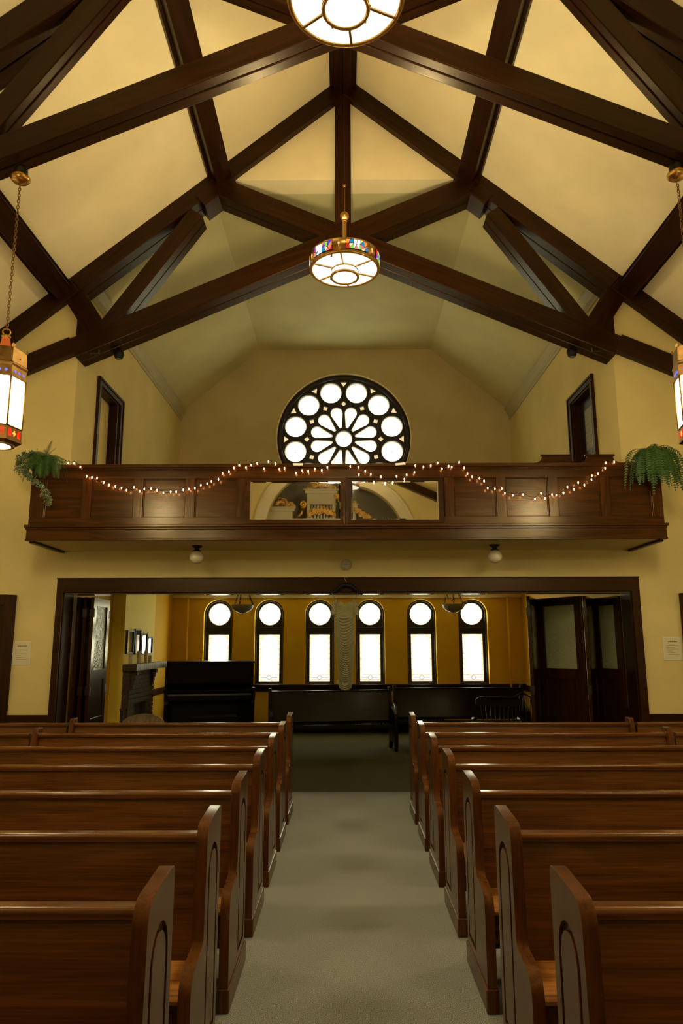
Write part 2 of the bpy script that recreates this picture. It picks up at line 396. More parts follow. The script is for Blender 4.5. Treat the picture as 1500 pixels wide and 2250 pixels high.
# gallery
zc = 6.40
for s_, nm in ((-1, 'wall_gallery_left'), (1, 'wall_gallery_right')):
    fr = lambda u, v, t, s_=s_: (s_ * (GX + t), u, v)
    h = [(9.28, 2.95), (10.15, 2.95), (10.15, 5.19), (9.28, 5.19)]
    b = B(); b.plate([(YW2, 2.76), (YB, 2.76), (YB, zc + 0.12), (YW2, zc + 0.12)], [h], 0, 0.22, fr)
    b.plate([(9.2, 2.9), (10.25, 2.9), (10.25, 5.25), (9.2, 5.25)], (), 0.13 if s_ < 0 else 0.75, 0.8, fr)   # back of the recess
    b.plate([(9.18, 2.9), (9.27, 2.9), (9.27, 5.25), (9.18, 5.25)], (), 0.22, 0.8, fr)
    b.plate([(10.16, 2.9), (10.25, 2.9), (10.25, 5.25), (10.16, 5.25)], (), 0.22, 0.8, fr)
    b.plate([(9.18, 5.20), (10.25, 5.20), (10.25, 5.25), (9.18, 5.25)], (), 0.22, 0.8, fr)
    struct(nm, b, M['wall'])
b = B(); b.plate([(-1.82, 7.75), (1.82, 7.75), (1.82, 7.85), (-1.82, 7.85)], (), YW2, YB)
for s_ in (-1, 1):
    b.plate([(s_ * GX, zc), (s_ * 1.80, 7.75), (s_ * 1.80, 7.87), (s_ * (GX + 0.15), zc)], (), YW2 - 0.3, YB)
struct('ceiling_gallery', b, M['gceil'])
for s_, nm in ((-1, 'trim_2'), (1, 'trim_3')):
    b = B()
    prof = [(0, 0), (0.02, 0), (0.02, 0.05), (0.035, 0.06), (0.035, 0.10), (0.05, 0.12), (0.06, 0.15), (0.10, 0.20), (0.10, 0.24), (0, 0.24)]
    b.plate([(s_ * (GX - u), zc - 0.20 + v) for u, v in prof], (), YW2 - 0.02, YB)
    struct(nm, b, M['cornice'])
# far wall: gallery part with rose window opening, back-room part with six arched openings
RX, RZ, RR = -0.03, 5.83, 1.375
holes = [circ(RX, RZ, RR, 72)]
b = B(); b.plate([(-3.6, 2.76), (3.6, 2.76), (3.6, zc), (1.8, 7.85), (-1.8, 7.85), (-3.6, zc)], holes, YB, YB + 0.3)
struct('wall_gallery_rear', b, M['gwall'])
WXS = [-2.505, -1.505, -0.515, 0.475, 1.48, 2.49]; WZ = 2.232; WR = 0.285
holes = [[(x - WR, 0.875), (x + WR, 0.875)] + circ(x, WZ, WR, 20, 0, PI, True) for x in WXS]
b = B(); b.plate([(-3.6, 0), (3.6, 0), (3.6, 2.62), (-3.6, 2.62)], holes, YB, YB + 0.3); struct('wall_back_room_rear', b, M['ochre'])
b = B(); b.box(-3.6, -3.42, YW2, YB, 0, 2.62); struct('wall_back_room_left', b, M['ochre'])
b = B(); b.box(-3.42, -3.24, 10.45, 12.1, 0, 2.62); struct('wall_chimney_breast', b, M['gold'])
b = B(); b.box(3.46, 3.64, YW2, YB, 0, 2.62); struct('wall_back_room_right', b, M['ochre'])
b = B(); b.box(-3.6, 3.6, YW2, YB, 2.62, 2.90); struct('ceiling_back_room', b, M['ceil'])
b = B(); b.box(-3.42, 3.46, YB - 0.06, YB, 2.545, 2.62); struct('trim_4', b, M['ceil'])
# unseen flat sheet above the roof, added to keep daylight out
b = B(); b.box(-NX - 0.3, NX + 0.3, YC - 3.3, YB + 0.4, 9.6, 9.7); struct('ceiling_light_block', b, M['trim'])

# casing of the wide opening and other trims
b = B()
b.box(-3.445, -3.37, YW - 0.035, YW, 0, 2.43); b.box(3.39, 3.485, YW - 0.035, YW, 0, 2.43)
b.box(-3.37, 3.39, YW - 0.035, YW, 2.26, 2.43); b.box(-3.45, 3.49, YW - 0.042, YW, 2.42, 2.434)
b.box(-3.40, -3.36, YW, YW2, 0, 2.28); b.box(3.38, 3.42, YW, YW2, 0, 2.28); b.box(-3.36, 3.38, YW, YW2, 2.255, 2.275)
struct('trim_5', b, M['trim'], 0.004)
b = B(); b.box(-3.36, 3.38, YW + 0.0, YW + 0.16, 2.238, 2.256); struct('trim_8', b, M['track'])
b = B()
b.box(-3.93, -3.445, YW - 0.03, YW, 0.74, 0.85); b.box(3.485, 3.955, YW - 0.03, YW, 0.74, 0.85)
b.box(-NX, -4.95, YW - 0.03, YW, 0.74, 0.85); b.box(4.98, NX, YW - 0.03, YW, 0.74, 0.85)
struct('trim_6', b, M['trim'], 0.004)
b = B(); b.box(-3.42, 3.46, YB - 0.03, YB, 0.76, 0.872); b.box(-3.42, -3.39, 12.1, YB - 0.03, 0.76, 0.872); b.box(3.43, 3.46, YW2, YB - 0.03, 0.76, 0.872)
b.box(-3.42, 3.46, YB - 0.07, YB, 0.86, 0.885)
struct('trim_7', b, M['trim'], 0.004)
b = B(); b.box(-NX, -4.95, YW - 0.02, YW, 0, 0.18); b.box(-3.93, -3.445, YW - 0.02, YW, 0, 0.18); b.box(3.485, 3.955, YW - 0.02, YW, 0, 0.18); struct('baseboard_rear', b, M['trim'])
# side doors of the rear wall
for i, (x0, x1) in enumerate(((-4.95, -3.925), (3.954, 4.98))):
    b = B(); b.box(x0, x0 + 0.125, YW - 0.04, YW, 0, 2.235); b.box(x1 - 0.125, x1, YW - 0.04, YW, 0, 2.235); b.box(x0 + 0.125, x1 - 0.125, YW - 0.04, YW, 2.11, 2.235)
    f = struct('door_%d' % (i + 1), b, M['trimv'], 0.006)
    b = B(); b.box(x0 + 0.125, x1 - 0.125, YW - 0.012, YW - 0.002, 0, 2.11); b.box(x0 + 0.125, x0 + 0.24, YW - 0.02, YW - 0.012, 0, 2.11); b.box(x1 - 0.24, x1 - 0.125, YW - 0.02, YW - 0.012, 0, 2.11)
    for z0, z1 in ((0, 0.2), (0.9, 1.05), (1.98, 2.11)): b.box(x0 + 0.24, x1 - 0.24, YW - 0.02, YW - 0.012, z0, z1)
    b.obj('door_leaf', M['trimv'], f, 0.003)
    b = B(); b.sphere((x0 + 0.2 if i == 0 else x1 - 0.2, YW - 0.05, 1.0), 0.03); b.obj('door_knob', M['abrass'], f)
# gallery doorway (left) and gallery window (right)
for s_, nm, n_ in ((-1, 'door_3', 0), (1, 'window_%d' % wi, 1)):
    fr = lambda u, v, t, s_=s_: (s_ * (GX + t), u, v)
    b = B(); b.plate([(9.17, 2.92), (10.25, 2.92), (10.25, 5.285), (9.17, 5.285)], [[(9.28, 2.94), (10.14, 2.94), (10.14, 5.19), (9.28, 5.19)]], -0.03, 0.0, fr)
    b.plate([(9.17, 2.92), (10.25, 2.92), (10.25, 5.285), (9.17, 5.285)], [[(9.20, 2.93), (10.22, 2.93), (10.22, 5.255), (9.20, 5.255)]], -0.045, -0.03, fr)
    b.plate([(9.28, 2.94), (10.15, 2.94), (10.15, 5.19), (9.28, 5.19)], [[(9.30, 2.95), (10.13, 2.95), (10.13, 5.17), (9.30, 5.17)]], 0, 0.128 if s_ < 0 else 0.2, fr)
    f = struct(nm, b, M['trimv'], 0.004)
    if n_ == 0:
        b = B(); b.plate([(10.06, 2.95), (10.13, 2.95), (10.13, 5.17), (10.06, 5.17)], (), 0.0, 0.128, fr); b.obj('door_stop', M['trimv'], f)
    else:
        b = B(); b.plate([(9.30, 2.95), (10.13, 2.95), (10.13, 5.17), (9.30, 5.17)], [[(9.42, 3.1), (10.0, 3.1), (10.0, 4.32), (9.42, 4.32)], [(9.42, 4.40), (10.0, 4.40), (10.0, 5.02), (9.42, 5.02)]], 0.12, 0.17, fr)
        b.obj('sash', M['winframe'], f, 0.004)
        for z0, z1 in ((3.1, 4.32), (4.40, 5.02)):
            b = B(); b.plate([(9.42, z0), (10.0, z0), (10.0, z1), (9.42, z1)], (), 0.15, 0.155, fr); b.obj('pane', M['picture'], f)
        b = B()
        k = 3.1
        while k < 5.02:
            b.box(GX + 0.125, GX + 0.14, 9.44, 9.98, k, k + 0.022); k += 0.028
        o = b.obj('blind_slats', M['blind'], f); o['kind'] = 'stuff'
        wi += 1

# ---------------- rose window
fr = lambda u, v, t: (u, YB + t, v)
def petal(a, r0=0.24, r1=0.575, h=0.128, n=10):
    pts = [(r0, -0.028), (r0, 0.028)]
    # round head centred at r1 with radius h
    pts = [(r0, 0.022)] + [(r1 + h * math.cos(t), h * math.sin(t)) for t in [math.radians(100) - math.radians(200) * i / n for i in range(n + 1)]] + [(r0, -0.022)]
    return [(x * math.cos(a) - y * math.sin(a), x * math.sin(a) + y * math.cos(a)) for x, y in pts]
def place(pts, a=0.0, dx=0.0, dy=0.0):
    return [(x * math.cos(a) - y * math.sin(a) + dx, x * math.sin(a) + y * math.cos(a) + dy) for x, y in pts]
b = B()
holes = [circ(RX, RZ, 0.172, 28)]; shapes = [('c0', holes[0])]
for k in range(12):
    a = math.radians(15 + 30 * k)
    holes.append(place(petal(a), 0, RX, RZ)); shapes.append(('p', holes[-1]))
    holes.append(circ(RX + 1.035 * math.cos(a), RZ + 1.035 * math.sin(a), 0.222, 28)); shapes.append(('c', holes[-1]))
    a = math.radians(30 * k)
    holes.append(place([(0.062, 0), (0, 0.058), (-0.055, 0), (0, -0.058)], a, RX + 0.765 * math.cos(a), RZ + 0.765 * math.sin(a))); shapes.append(('d', holes[-1]))
    holes.append(place([(0.045, 0.075), (-0.06, 0.0), (0.045, -0.075)], a, RX + 1.20 * math.cos(a), RZ + 1.20 * math.sin(a))); shapes.append(('t', holes[-1]))
b.plate(circ(RX, RZ, 1.373, 72), [place(h, 0, 0, 0) for h in holes], 0.10, 0.20, fr)
rose = struct('window_%d' % wi, b, M['winframe'], 0.006); wi += 1
# raised rims of the tracery and the outer ring
b = B()
for kind, h in shapes:
    if kind in ('c', 'c0'):
        cx = sum(p[0] for p in h) / len(h); cz = sum(p[1] for p in h) / len(h); r = 0.172 if kind == 'c0' else 0.222
        b.plate(circ(cx, cz, r + 0.028, 28), [circ(cx, cz, r + 0.002, 28)], 0.085, 0.10, fr)
b.plate(circ(RX, RZ, 1.345, 72), [circ(RX, RZ, 1.29, 72)], 0.04, 0.10, fr)
b.obj('tracery_rim', M['winframe'], rose, 0.004)
b = B(); b.plate(circ(RX, RZ, 1.365, 72), [circ(RX, RZ, 1.345, 72)], 0.03, 0.12, fr); b.obj('ring', M['trim'], rose, 0.003)
b = B(); b.plate(circ(RX, RZ, 1.396, 72), [circ(RX, RZ, 1.376, 72)], -0.014, 0.0, fr); b.obj('painted_lit_edge', M['ceil'], rose, 0.004)  # paler ring that paints in the lit edge of the round opening
for kind, h in shapes:
    b = B(); b.plate(h, (), 0.15, 0.16, fr); pn = b.obj('pane', M['rosey'] if kind in 'dt' else M['rose'], rose)
    if kind in ('c', 'c0'):
        cx = sum(p[0] for p in h) / len(h); cz = sum(p[1] for p in h) / len(h); r = 0.172 if kind == 'c0' else 0.222
        q = B(); q.plate(circ(cx, cz, r, 28), [circ(cx, cz, r - 0.016, 28)], 0.142, 0.149, fr); q.obj('border_glass', M['rosey'], pn)
        q = B(); r0 = random.uniform(0, 2)
        q.box(cx - 0.012, cx + 0.012, YB + 0.14, YB + 0.149, cz - 0.006, cz + 0.010)
        for j in range(4):
            a = r0 + j * 1.5 + random.uniform(-.3, .3); q.tube([(cx + 0.5 * r * math.cos(a), YB + 0.146, cz + 0.5 * r * math.sin(a)), (cx + 0.96 * r * math.cos(a + .1), YB + 0.146, cz + 0.96 * r * math.sin(a + .1))], 0.0022, 4)
        q.obj('lead_line', M['leadl'], pn)
    if kind == 'p':
        gx = sum(p[0] for p in h) / len(h); gz = sum(p[1] for p in h) / len(h)
        q = B(); q.plate(h, [[(gx + (x - gx) * .90, gz + (z - gz) * .90) for x, z in h]], 0.142, 0.149, fr); q.obj('border_glass', M['rosey'], pn)
        cx = sum(p[0] for p in h) / len(h) - RX; cz = sum(p[1] for p in h) / len(h) - RZ; d = math.hypot(cx, cz); a = math.atan2(cz, cx)
        q = B(); pts = [(RX + 0.43 * math.cos(a + t), YB + 0.146, RZ + 0.43 * math.sin(a + t)) for t in (-0.19, -0.1, 0, 0.1, 0.19)]; q.tube(pts, 0.003, 4); q.obj('lead_line', M['leadl'], pn)

# ---------------- six arched windows of the back room
def arched(x, idx):
    fr = lambda u, v, t: (x + u, YB + t, v)
    H = WR - 0.004
    o = [(-H, 0.878), (H, 0.878)] + circ(0, WZ, H, 20, 0, PI, True)
    cz_ = WZ; pane = [(-0.198, 0.935), (0.198, 0.935), (0.198, 1.835), (-0.198, 1.835)]
    b = B(); b.plate(o, [circ(0, cz_, 0.213, 32), pane], 0.13, 0.19, fr)
    b.plate([(-H, 0.878), (H, 0.878)] + circ(0, WZ, H, 20, 0, PI, True), [[(-H + .03, 0.905), (H - .03, 0.905)] + circ(0, WZ, H - .03, 20, 0, PI, True)], 0.09, 0.13, fr)
    b.box(x - H, x + H, YB + 0.10, YB + 0.13, 1.925, 1.94); b.box(x - H, x + H, YB + 0.10, YB + 0.13, 1.955, 1.972)
    f = struct('window_%d' % idx, b, M['winframe'], 0.004)
    b = B(); b.plate(circ(0, cz_, 0.213, 32), [circ(0, cz_, 0.196, 32)], 0.155, 0.165, fr); b.obj('border_glass', M['dayb'], f)
    b = B(); b.plate(circ(0, cz_, 0.196, 32), (), 0.16, 0.165, fr); b.obj('round_pane', M['day'], f)
    q = B(); q.sphere((x, YB + 0.155, cz_), 0.007, 6)
    rnd = random.Random(idx)
    for j in range(6):
        a = j * PI / 3 + rnd.uniform(-.2, .2); q.tube([(x + 0.09 * math.cos(a), YB + 0.157, cz_ + 0.09 * math.sin(a)), (x + 0.19 * math.cos(a + .12), YB + 0.157, cz_ + 0.19 * math.sin(a + .12))], 0.0016, 4)
    q.obj('lead_line', M['leadl'], f)
    in_ = [(-0.163, 1.075), (0.163, 1.075), (0.163, 1.66)] + circ(0, 1.66, 0.163, 12, 0, PI, True)[1:-1] + [(-0.163, 1.66)]
    b = B(); b.plate(pane, [in_], 0.155, 0.165, fr); b.obj('border_glass', M['dayb'], f)
    b = B(); b.plate(in_, (), 0.16, 0.165, fr); b.obj('center_glass', M['day'], f)
    b = B(); b.plate([(-0.163, 0.965), (0.163, 0.965), (0.163, 1.055), (-0.163, 1.055)], (), 0.150, 0.154, fr); b.obj('foot_glass', M['dayo'], f)
    q = B(); y = YB + 0.150
    for dz in (1.06, 0.962): q.box(x - 0.165, x + 0.165, y - .002, y + .002, dz - .002, dz + .002)
    d = [(0, 1.06), (0.05, 1.01), (0, 0.962), (-0.05, 1.01)]
    for j in range(4):
        a_, c_ = d[j], d[(j + 1) % 4]; q.tube([(x + a_[0], y, a_[1]), (x + c_[0], y, c_[1])], 0.003, 4)
    for s_ in (-1, 1): q.tube([(x + s_ * 0.05, y, 1.01), (x + s_ * 0.16, y, 1.01)], 0.0025, 4)
    for j in range(9):
        z = 0.96 + j * 0.1
        for s_ in (-1, 1): q.box(x + s_ * 0.180 - 0.016, x + s_ * 0.180 + 0.016, y - .002, y + .002, z, z + 0.004)
    q.obj('lead_line', M['lead'], f)
    q = B()
    for z in (1.2, 1.35, 1.5): q.box(x - 0.08, x + 0.08, YB + 0.156, YB + 0.158, z, z + 0.0018)
    for dx in (-.06, .0, .06): q.box(x + dx, x + dx + .0018, YB + 0.156, YB + 0.158, 1.12, 1.62)
    q.obj('pale_lead_line', M['leadl'], f)
for x in WXS: arched(x, wi); wi += 1

# ================================================================== ROOF TIMBERS
def truss(yf, face, depth, label, lam=2, rear=False):
    t = thing('roof_truss', label, 'truss', (0, yf, 0), 0, 'scissor trusses of the nave roof')
    zt = 6.72; sl = 0.445; c = 1 / math.sqrt(1 + sl * sl)
    X1 = GX - 0.005 if rear else 5.6
    for s_ in (-1, 1):
        # lower chord from the foot through the crossing to the opposite rafter
        a = Vector((-s_ * X1, 0, zt - sl * X1)); xe = (roof(0) - zt - face / c + 0.0) / (0.84 + sl) - 0.02
        e = Vector((s_ * xe, 0, zt + sl * xe))
        off = 0.0 if s_ > 0 else 0.003
        timber('chord', a + Vector((0, off, 0)), e + Vector((0, off, 0)), (0, 0, 1), face, depth - 2 * off, M['beam'], t, lam)
        # rafter under the roof slope
        sl2 = 0.84; c2 = 1 / math.sqrt(1 + sl2 * sl2); fr_ = face * (0.86 if rear else 1.25)
        zo = roof(0) - fr_ / c2
        xr = GX - 0.005 if rear else 5.6
        timber('rafter', (s_ * 0.0, 0.006, zo), (s_ * xr, 0.006, zo - sl2 * xr), (0, 0, 1), fr_, depth - 0.012 + (0 if rear else 0.12), M['beam'], t, lam)
        # strut from the rafter to the foot of the chord
        timber('strut', (s_ * 3.04, 0.02, 5.46), (s_ * 1.86, 0.02, 7.18), (s_ * 1.0, 0, 0.75), 0.20, depth - 0.04, M['beam'], t, lam)
        b = B(); L = 0.27; b.box(-L / 2, L / 2, -0.004, depth + 0.002, -0.11, 0.08)
        o = b.obj('block', M['beam'], t, 0.006); o.matrix_local = Matrix.Translation((s_ * 1.80, 0, 7.48)) @ Matrix.Rotation(s_ * math.radians(40), 4, 'Y')
        # short outer strut
        timber('outer_strut', (s_ * 3.20, 0.03, 5.40), (s_ * 3.66, 0.03, 6.10), (-s_ * 0.7, 0, 0.7), 0.27, (0.09 if rear else depth - 0.05), M['beam'], t, 1)
    for s_ in (-1, 1):
        x0, x1 = sorted((s_ * 3.12, s_ * 3.42)); b = B(); b.box(x0, x1, 0.035, 0.085 if rear else depth - 0.03, 5.28, 5.74); b.obj('foot_block', M['beam'], t, 0.006)
    b = B(); kw = 0.105; b.box(-kw - 0.02, kw - 0.02, 0.02, depth - 0.03, 6.80, 9.12); b.obj('king_post', M['trimv'], t, 0.006)
    return t
T1 = truss(8.35, 0.265, 0.34, 'scissor truss at the rear wall, framing the gallery opening', rear=True)
T2 = truss(5.04, 0.215, 0.21, 'complete near scissor truss crossing the top of the picture, holding the side lanterns')
T3 = truss(1.80, 0.215, 0.21, 'scissor truss overhead just in front of the camera')
T4 = truss(YC + 0.10, 0.215, 0.21, 'scissor truss at the chancel wall, seen only in the right balcony mirror')
# trim continuing the rear truss over the wall beside the gallery
for s_ in (-1, 1):
    t = thing('wall_timber', 'dark timber facing on the rear wall %s of the gallery opening, meeting the truss' % ('left' if s_ < 0 else 'right'), 'beam', (0, YW - 0.10, 0), 0, 'wall timbers beside the gallery')
    sl = 0.445
    timber('lower_timber', (s_ * (GX - 0.0), 0, 6.72 - sl * GX + 0.06), (s_ * 5.65, 0, 6.72 - sl * 5.65 + 0.06), (0, 0, 1), 0.235, 0.095, M['beam'], t, 1)
    fr_ = 0.228; zo = roof(0) - fr_ * math.sqrt(1 + 0.84 ** 2)
    timber('upper_timber', (s_ * GX, 0, zo - 0.84 * GX), (s_ * 5.65, 0, zo - 0.84 * 5.65), (0, 0, 1), fr_, 0.095, M['beam'], t, 1)
# ridge beam and purlins
b = B(); b.box(-0.195, -0.135, YC, YW, 9.10, 9.18); b.box(0.105, 0.165, YC, YW, 9.10, 9.18); b.box(-0.135, -0.018, YC, YW, 9.075, 9.2); b.box(-0.012, 0.105, YC, YW, 9.075, 9.2); b.box(-0.1, 0.08, YC, YW, 9.10, 9.2)
tag(b.obj('ridge_beam', M['beamy'], None, 0.006), 'dark timber ridge beam running along the peak of the ceiling', 'beam')
def purlin(x, s_, lab):
    ang = math.atan(0.84)
    b = B(); b.box(-0.12, 0.12, YC, YW, -0.17, 0.0); b.box(-0.155, 0.155, YC, YW, -0.05, 0.0)
    o = b.obj('purlin', M['beamy'], None, 0.006); o.matrix_world = Matrix.Translation((s_ * x, 0, roof(x))) @ Matrix.Rotation(s_ * ang, 4, 'Y')
    tag(o, lab, 'beam', 'purlins under the ceiling')
purlin(1.70, -1, 'upper purlin on the left ceiling slope, next to the ridge')
purlin(1.70, 1, 'upper purlin on the right ceiling slope, next to the ridge')
purlin(3.68, -1, 'lower purlin on the left ceiling slope, near the left lantern')
purlin(3.68, 1, 'lower purlin on the right ceiling slope, near the right lantern')
for s_, lab in ((-1, 'black dome spotlight under the left end of the rear truss'), (1, 'black dome spotlight under the right end of the rear truss')):
    t = thing('spotlight', lab, 'light', (s_ * 2.93, 8.60, 6.72 - 0.445 * 2.93 - 0.005), 0, 'dome spotlights under the rear truss')
    b = B(); b.lathe([(0.03, 0.04), (0.03, -0.02), (0.062, -0.03), (0.066, -0.07), (0.05, -0.115), (0.02, -0.13), (0.001, -0.132)], 16); b.obj('housing', M['charcoal'], t)
    b = B(); b.lathe([(0.035, -0.125), (0.03, -0.135), (0.001, -0.136)], 12); b.obj('lens', M['picture'], t)

# ================================================================== BALCONY
bal = thing('balcony', 'panelled oak balcony front with moulded rail spanning the nave', 'balcony', (0, 7.54, 2.76))
BX = 3.45
def bb(*boxes):
    b = B()
    for q in boxes: b.box(q[0], q[1], q[2] - 7.54, q[3] - 7.54, q[4] - 2.76, q[5] - 2.76)
    return b
bb((-BX, BX, 7.54, 7.60, 3.44, 3.535), (-BX, BX, 7.54, 7.60, 2.90, 3.008)).obj('rail', M['balc'], bal, 0.003)
bb((-BX - 0.02, BX + 0.02, 7.515, 7.66, 3.56, 3.60), (-BX - 0.012, BX + 0.012, 7.525, 7.64, 3.545, 3.56), (-BX - 0.006, BX + 0.006, 7.532, 7.62, 3.532, 3.546)).obj('cap', M['balc'], bal, 0.004)
bb((-BX - 0.025, BX + 0.025, 7.495, 7.62, 2.895, 2.925), (-BX - 0.012, BX + 0.012, 7.51, 7.62, 2.872, 2.896)).obj('ledge', M['balc'], bal, 0.005)
bb((-BX - 0.006, BX + 0.006, 7.522, 7.60, 2.772, 2.873), (-BX - 0.012, BX + 0.012, 7.515, 7.60, 2.752, 2.774)).obj('fascia', M['balc'], bal, 0.004)
pitch = 0.5665
for i in range(13):
    x = (i - 6) * pitch; h = 0.052
    x0, x1 = (x - h, x + h) if 0 < i < 12 else ((-BX, -BX + 0.16) if i == 0 else (BX - 0.11, BX))
    bb((x0, x1, 7.5405, 7.60, 3.0, 3.45)).obj('stile', M['balcv'], bal, 0.003)
for i in range(12):
    x0 = (i - 6) * pitch + 0.052; x1 = x0 + pitch - 0.104
    if i == 0: x0 = -BX + 0.16
    if i == 11: x1 = BX - 0.11
    pn = bb((x0 - .01, x1 + .01, 7.566, 7.59, 3.0, 3.45)).obj('panel', M['balc'], bal)
    bb((x0, x0 + .012, 7.553, 7.566, 3.008, 3.44), (x1 - .012, x1, 7.553, 7.566, 3.008, 3.44), (x0 + .012, x1 - .012, 7.553, 7.566, 3.008, 3.02), (x0 + .012, x1 - .012, 7.553, 7.566, 3.428, 3.44)).obj('moulding', M['balc'], pn, 0.004)
for s_ in (-1, 1):
    x0, x1 = sorted((s_ * BX, s_ * (BX - 0.06)))
    bb((x0, x1, 7.60, YW, 2.76, 3.56), (x0 - (0.006 if s_ < 0 else 0), x1 + (0.006 if s_ > 0 else 0), 7.60, YW, 3.56, 3.60)).obj('side_panel', M['balcv'], bal)
    x0, x1 = sorted((s_ * (BX + 0.0), s_ * (BX - 0.055)))
    bb((x0, x1, 7.60, YW, 2.735, 2.76)).obj('soffit_moulding', M['trim'], bal, 0.004)
b = B(); b.box(-BX + 0.056, BX - 0.056, 0.065, YW - 7.54, 0.0, 0.14); b.obj('soffit', M['wall'], bal)

# two framed mirrors leaning on the balcony front
def mirror(x0, x1, z0, z1, y, yaw, tilt, label, fmat, fw):
    cx, cz_ = (x0 + x1) / 2, (z0 + z1) / 2; hw, hh = (x1 - x0) / 2, (z1 - z0) / 2
    t = thing('framed_mirror', label, 'mirror', (cx, y, cz_), 0, 'mirrors on the balcony front'); t.rotation_euler = (math.radians(tilt), 0, math.radians(yaw))
    b = B(); fr = lambda u, v, tt: (u, tt, v)
    O = [(-hw, -hh), (hw, -hh), (hw, hh), (-hw, hh)]; I = [(-hw + fw, -hh + fw), (hw - fw, -hh + fw), (hw - fw, hh - fw), (-hw + fw, hh - fw)]
    b.plate(O, [I], 0.0, 0.022, fr)
    g = fw * 0.3; b.plate([(-hw + g * .6, -hh + g * .6), (hw - g * .6, -hh + g * .6), (hw - g * .6, hh - g * .6), (-hw + g * .6, hh - g * .6)], [[(-hw + g * 1.6, -hh + g * 1.6), (hw - g * 1.6, -hh + g * 1.6), (hw - g * 1.6, hh - g * 1.6), (-hw + g * 1.6, hh - g * 1.6)]], -0.006, 0.0, fr)
    b.obj('frame', fmat, t, 0.003)
    b = B(); a, c = hw - fw, hh - fw; e = 0.016
    vs = [(-a, 0.012, -c), (a, 0.012, -c), (a, 0.012, c), (-a, 0.012, c), (-a + e, 0.0095, -c + e), (a - e, 0.0095, -c + e), (a - e, 0.0095, c - e), (-a + e, 0.0095, c - e)]
    b.add(vs, [(4, 5, 6, 7), (0, 1, 5, 4), (1, 2, 6, 5), (2, 3, 7, 6), (3, 0, 4, 7)]); b.obj('glass', M['mirror'], t, normals=False)
mirror(-1.095, 0.004, 2.918, 3.452, 7.508, 1.3, 0.95, 'left of two mirrors on the balcony front, flat wide wooden frame', M['balc'], 0.056)
mirror(0.012, 1.062, 2.918, 3.449, 7.502, 0.0, 0.0, 'right of two mirrors on the balcony front, moulded frame with pale beaded edge', M['trim'], 0.050)

# string lights on the balcony: wire with bulbs
BULBS = [(-3.043, 3.612), (-2.976, 3.607), (-2.907, 3.567), (-2.828, 3.459), (-2.769, 3.445), (-2.711, 3.438), (-2.636, 3.389), (-2.576, 3.36), (-2.506, 3.344), (-2.439, 3.327), (-2.381, 3.302), (-2.303, 3.333), (-2.238, 3.289), (-2.188, 3.314), (-2.114, 3.318), (-2.05, 3.3), (-1.978, 3.271), (-1.901, 3.281), (-1.84, 3.281), (-1.763, 3.304), (-1.705, 3.311), (-1.638, 3.323), (-1.574, 3.353), (-1.505, 3.37), (-1.46, 3.396), (-1.385, 3.42), (-1.342, 3.486), (-1.272, 3.503), (-1.221, 3.549), (-1.163, 3.581), (-1.088, 3.552), (-1.03, 3.581), (-0.966, 3.599), (-0.893, 3.539), (-0.843, 3.618), (-0.768, 3.593), (-0.722, 3.532), (-0.667, 3.543), (-0.539, 3.487), (-0.471, 3.515), (-0.405, 3.503), (-0.336, 3.534), (-0.258, 3.516), (-0.196, 3.55), (-0.142, 3.61), (0.054, 3.563), (0.144, 3.552), (0.218, 3.506), (0.148, 3.467), (0.277, 3.47), (0.308, 3.385), (0.388, 3.441), (0.433, 3.369), (0.516, 3.377), (0.558, 3.445), (0.643, 3.414), (0.669, 3.462), (0.754, 3.49), (0.766, 3.567), (0.853, 3.553), (0.935, 3.566), (1.008, 3.597), (1.054, 3.528), (1.13, 3.559), (1.164, 3.55), (1.246, 3.604), (1.3, 3.541), (1.33, 3.471), (1.382, 3.437), (1.461, 3.421), (1.509, 3.389), (1.544, 3.313), (1.622, 3.302), (1.696, 3.306), (1.727, 3.253), (1.811, 3.231), (1.926, 3.236), (2.052, 3.19), (2.119, 3.25), (2.159, 3.196), (2.238, 3.233), (2.282, 3.231), (2.362, 3.253), (2.409, 3.318), (2.478, 3.293), (2.529, 3.368), (2.594, 3.341), (2.676, 3.402), (2.682, 3.446), (2.753, 3.467), (2.835, 3.53), (2.85, 3.591), (2.94, 3.601)]
sl_ = thing('string_lights', 'warm fairy light string draped in swags across the balcony front', 'string lights', (0, 7.49, 3.6))
def bulb_y(z): return 7.492 if z < 3.53 else 7.50
b = B(); pts = []
for i, (x, z) in enumerate(BULBS):
    pts.append((x, bulb_y(z) - 7.49 + 0.006, z - 3.6 + 0.022 + 0.006 * math.sin(i * 2.1)))
    if i + 1 < len(BULBS):
        x2, z2 = BULBS[i + 1]; pts.append(((x + x2) / 2, (bulb_y(z) + bulb_y(z2)) / 2 - 7.49 + 0.004, (z + z2) / 2 - 3.6 + 0.012 + 0.008 * math.sin(i * 1.3)))
b.tube(pts, 0.0032, 5); b.obj('wire', M['charcoal'], sl_)
bm_ = B(); bm_.lathe([(0.003, 0.011), (0.0052, 0.004), (0.0055, -0.001), (0.003, -0.009), (0.0005, -0.013)], 8); bme = bm_.mesh('bulb', M['bulb'])
sk_ = B(); sk_.lathe([(0.004, 0.026), (0.005, 0.02), (0.0045, 0.012)], 6); skm = sk_.mesh('socket', M['charcoal'])
for x, z in BULBS:
    o = put('bulb', bme, sl_, 0, (x, bulb_y(z) - 7.49, z - 3.6)); put('socket', skm, o)
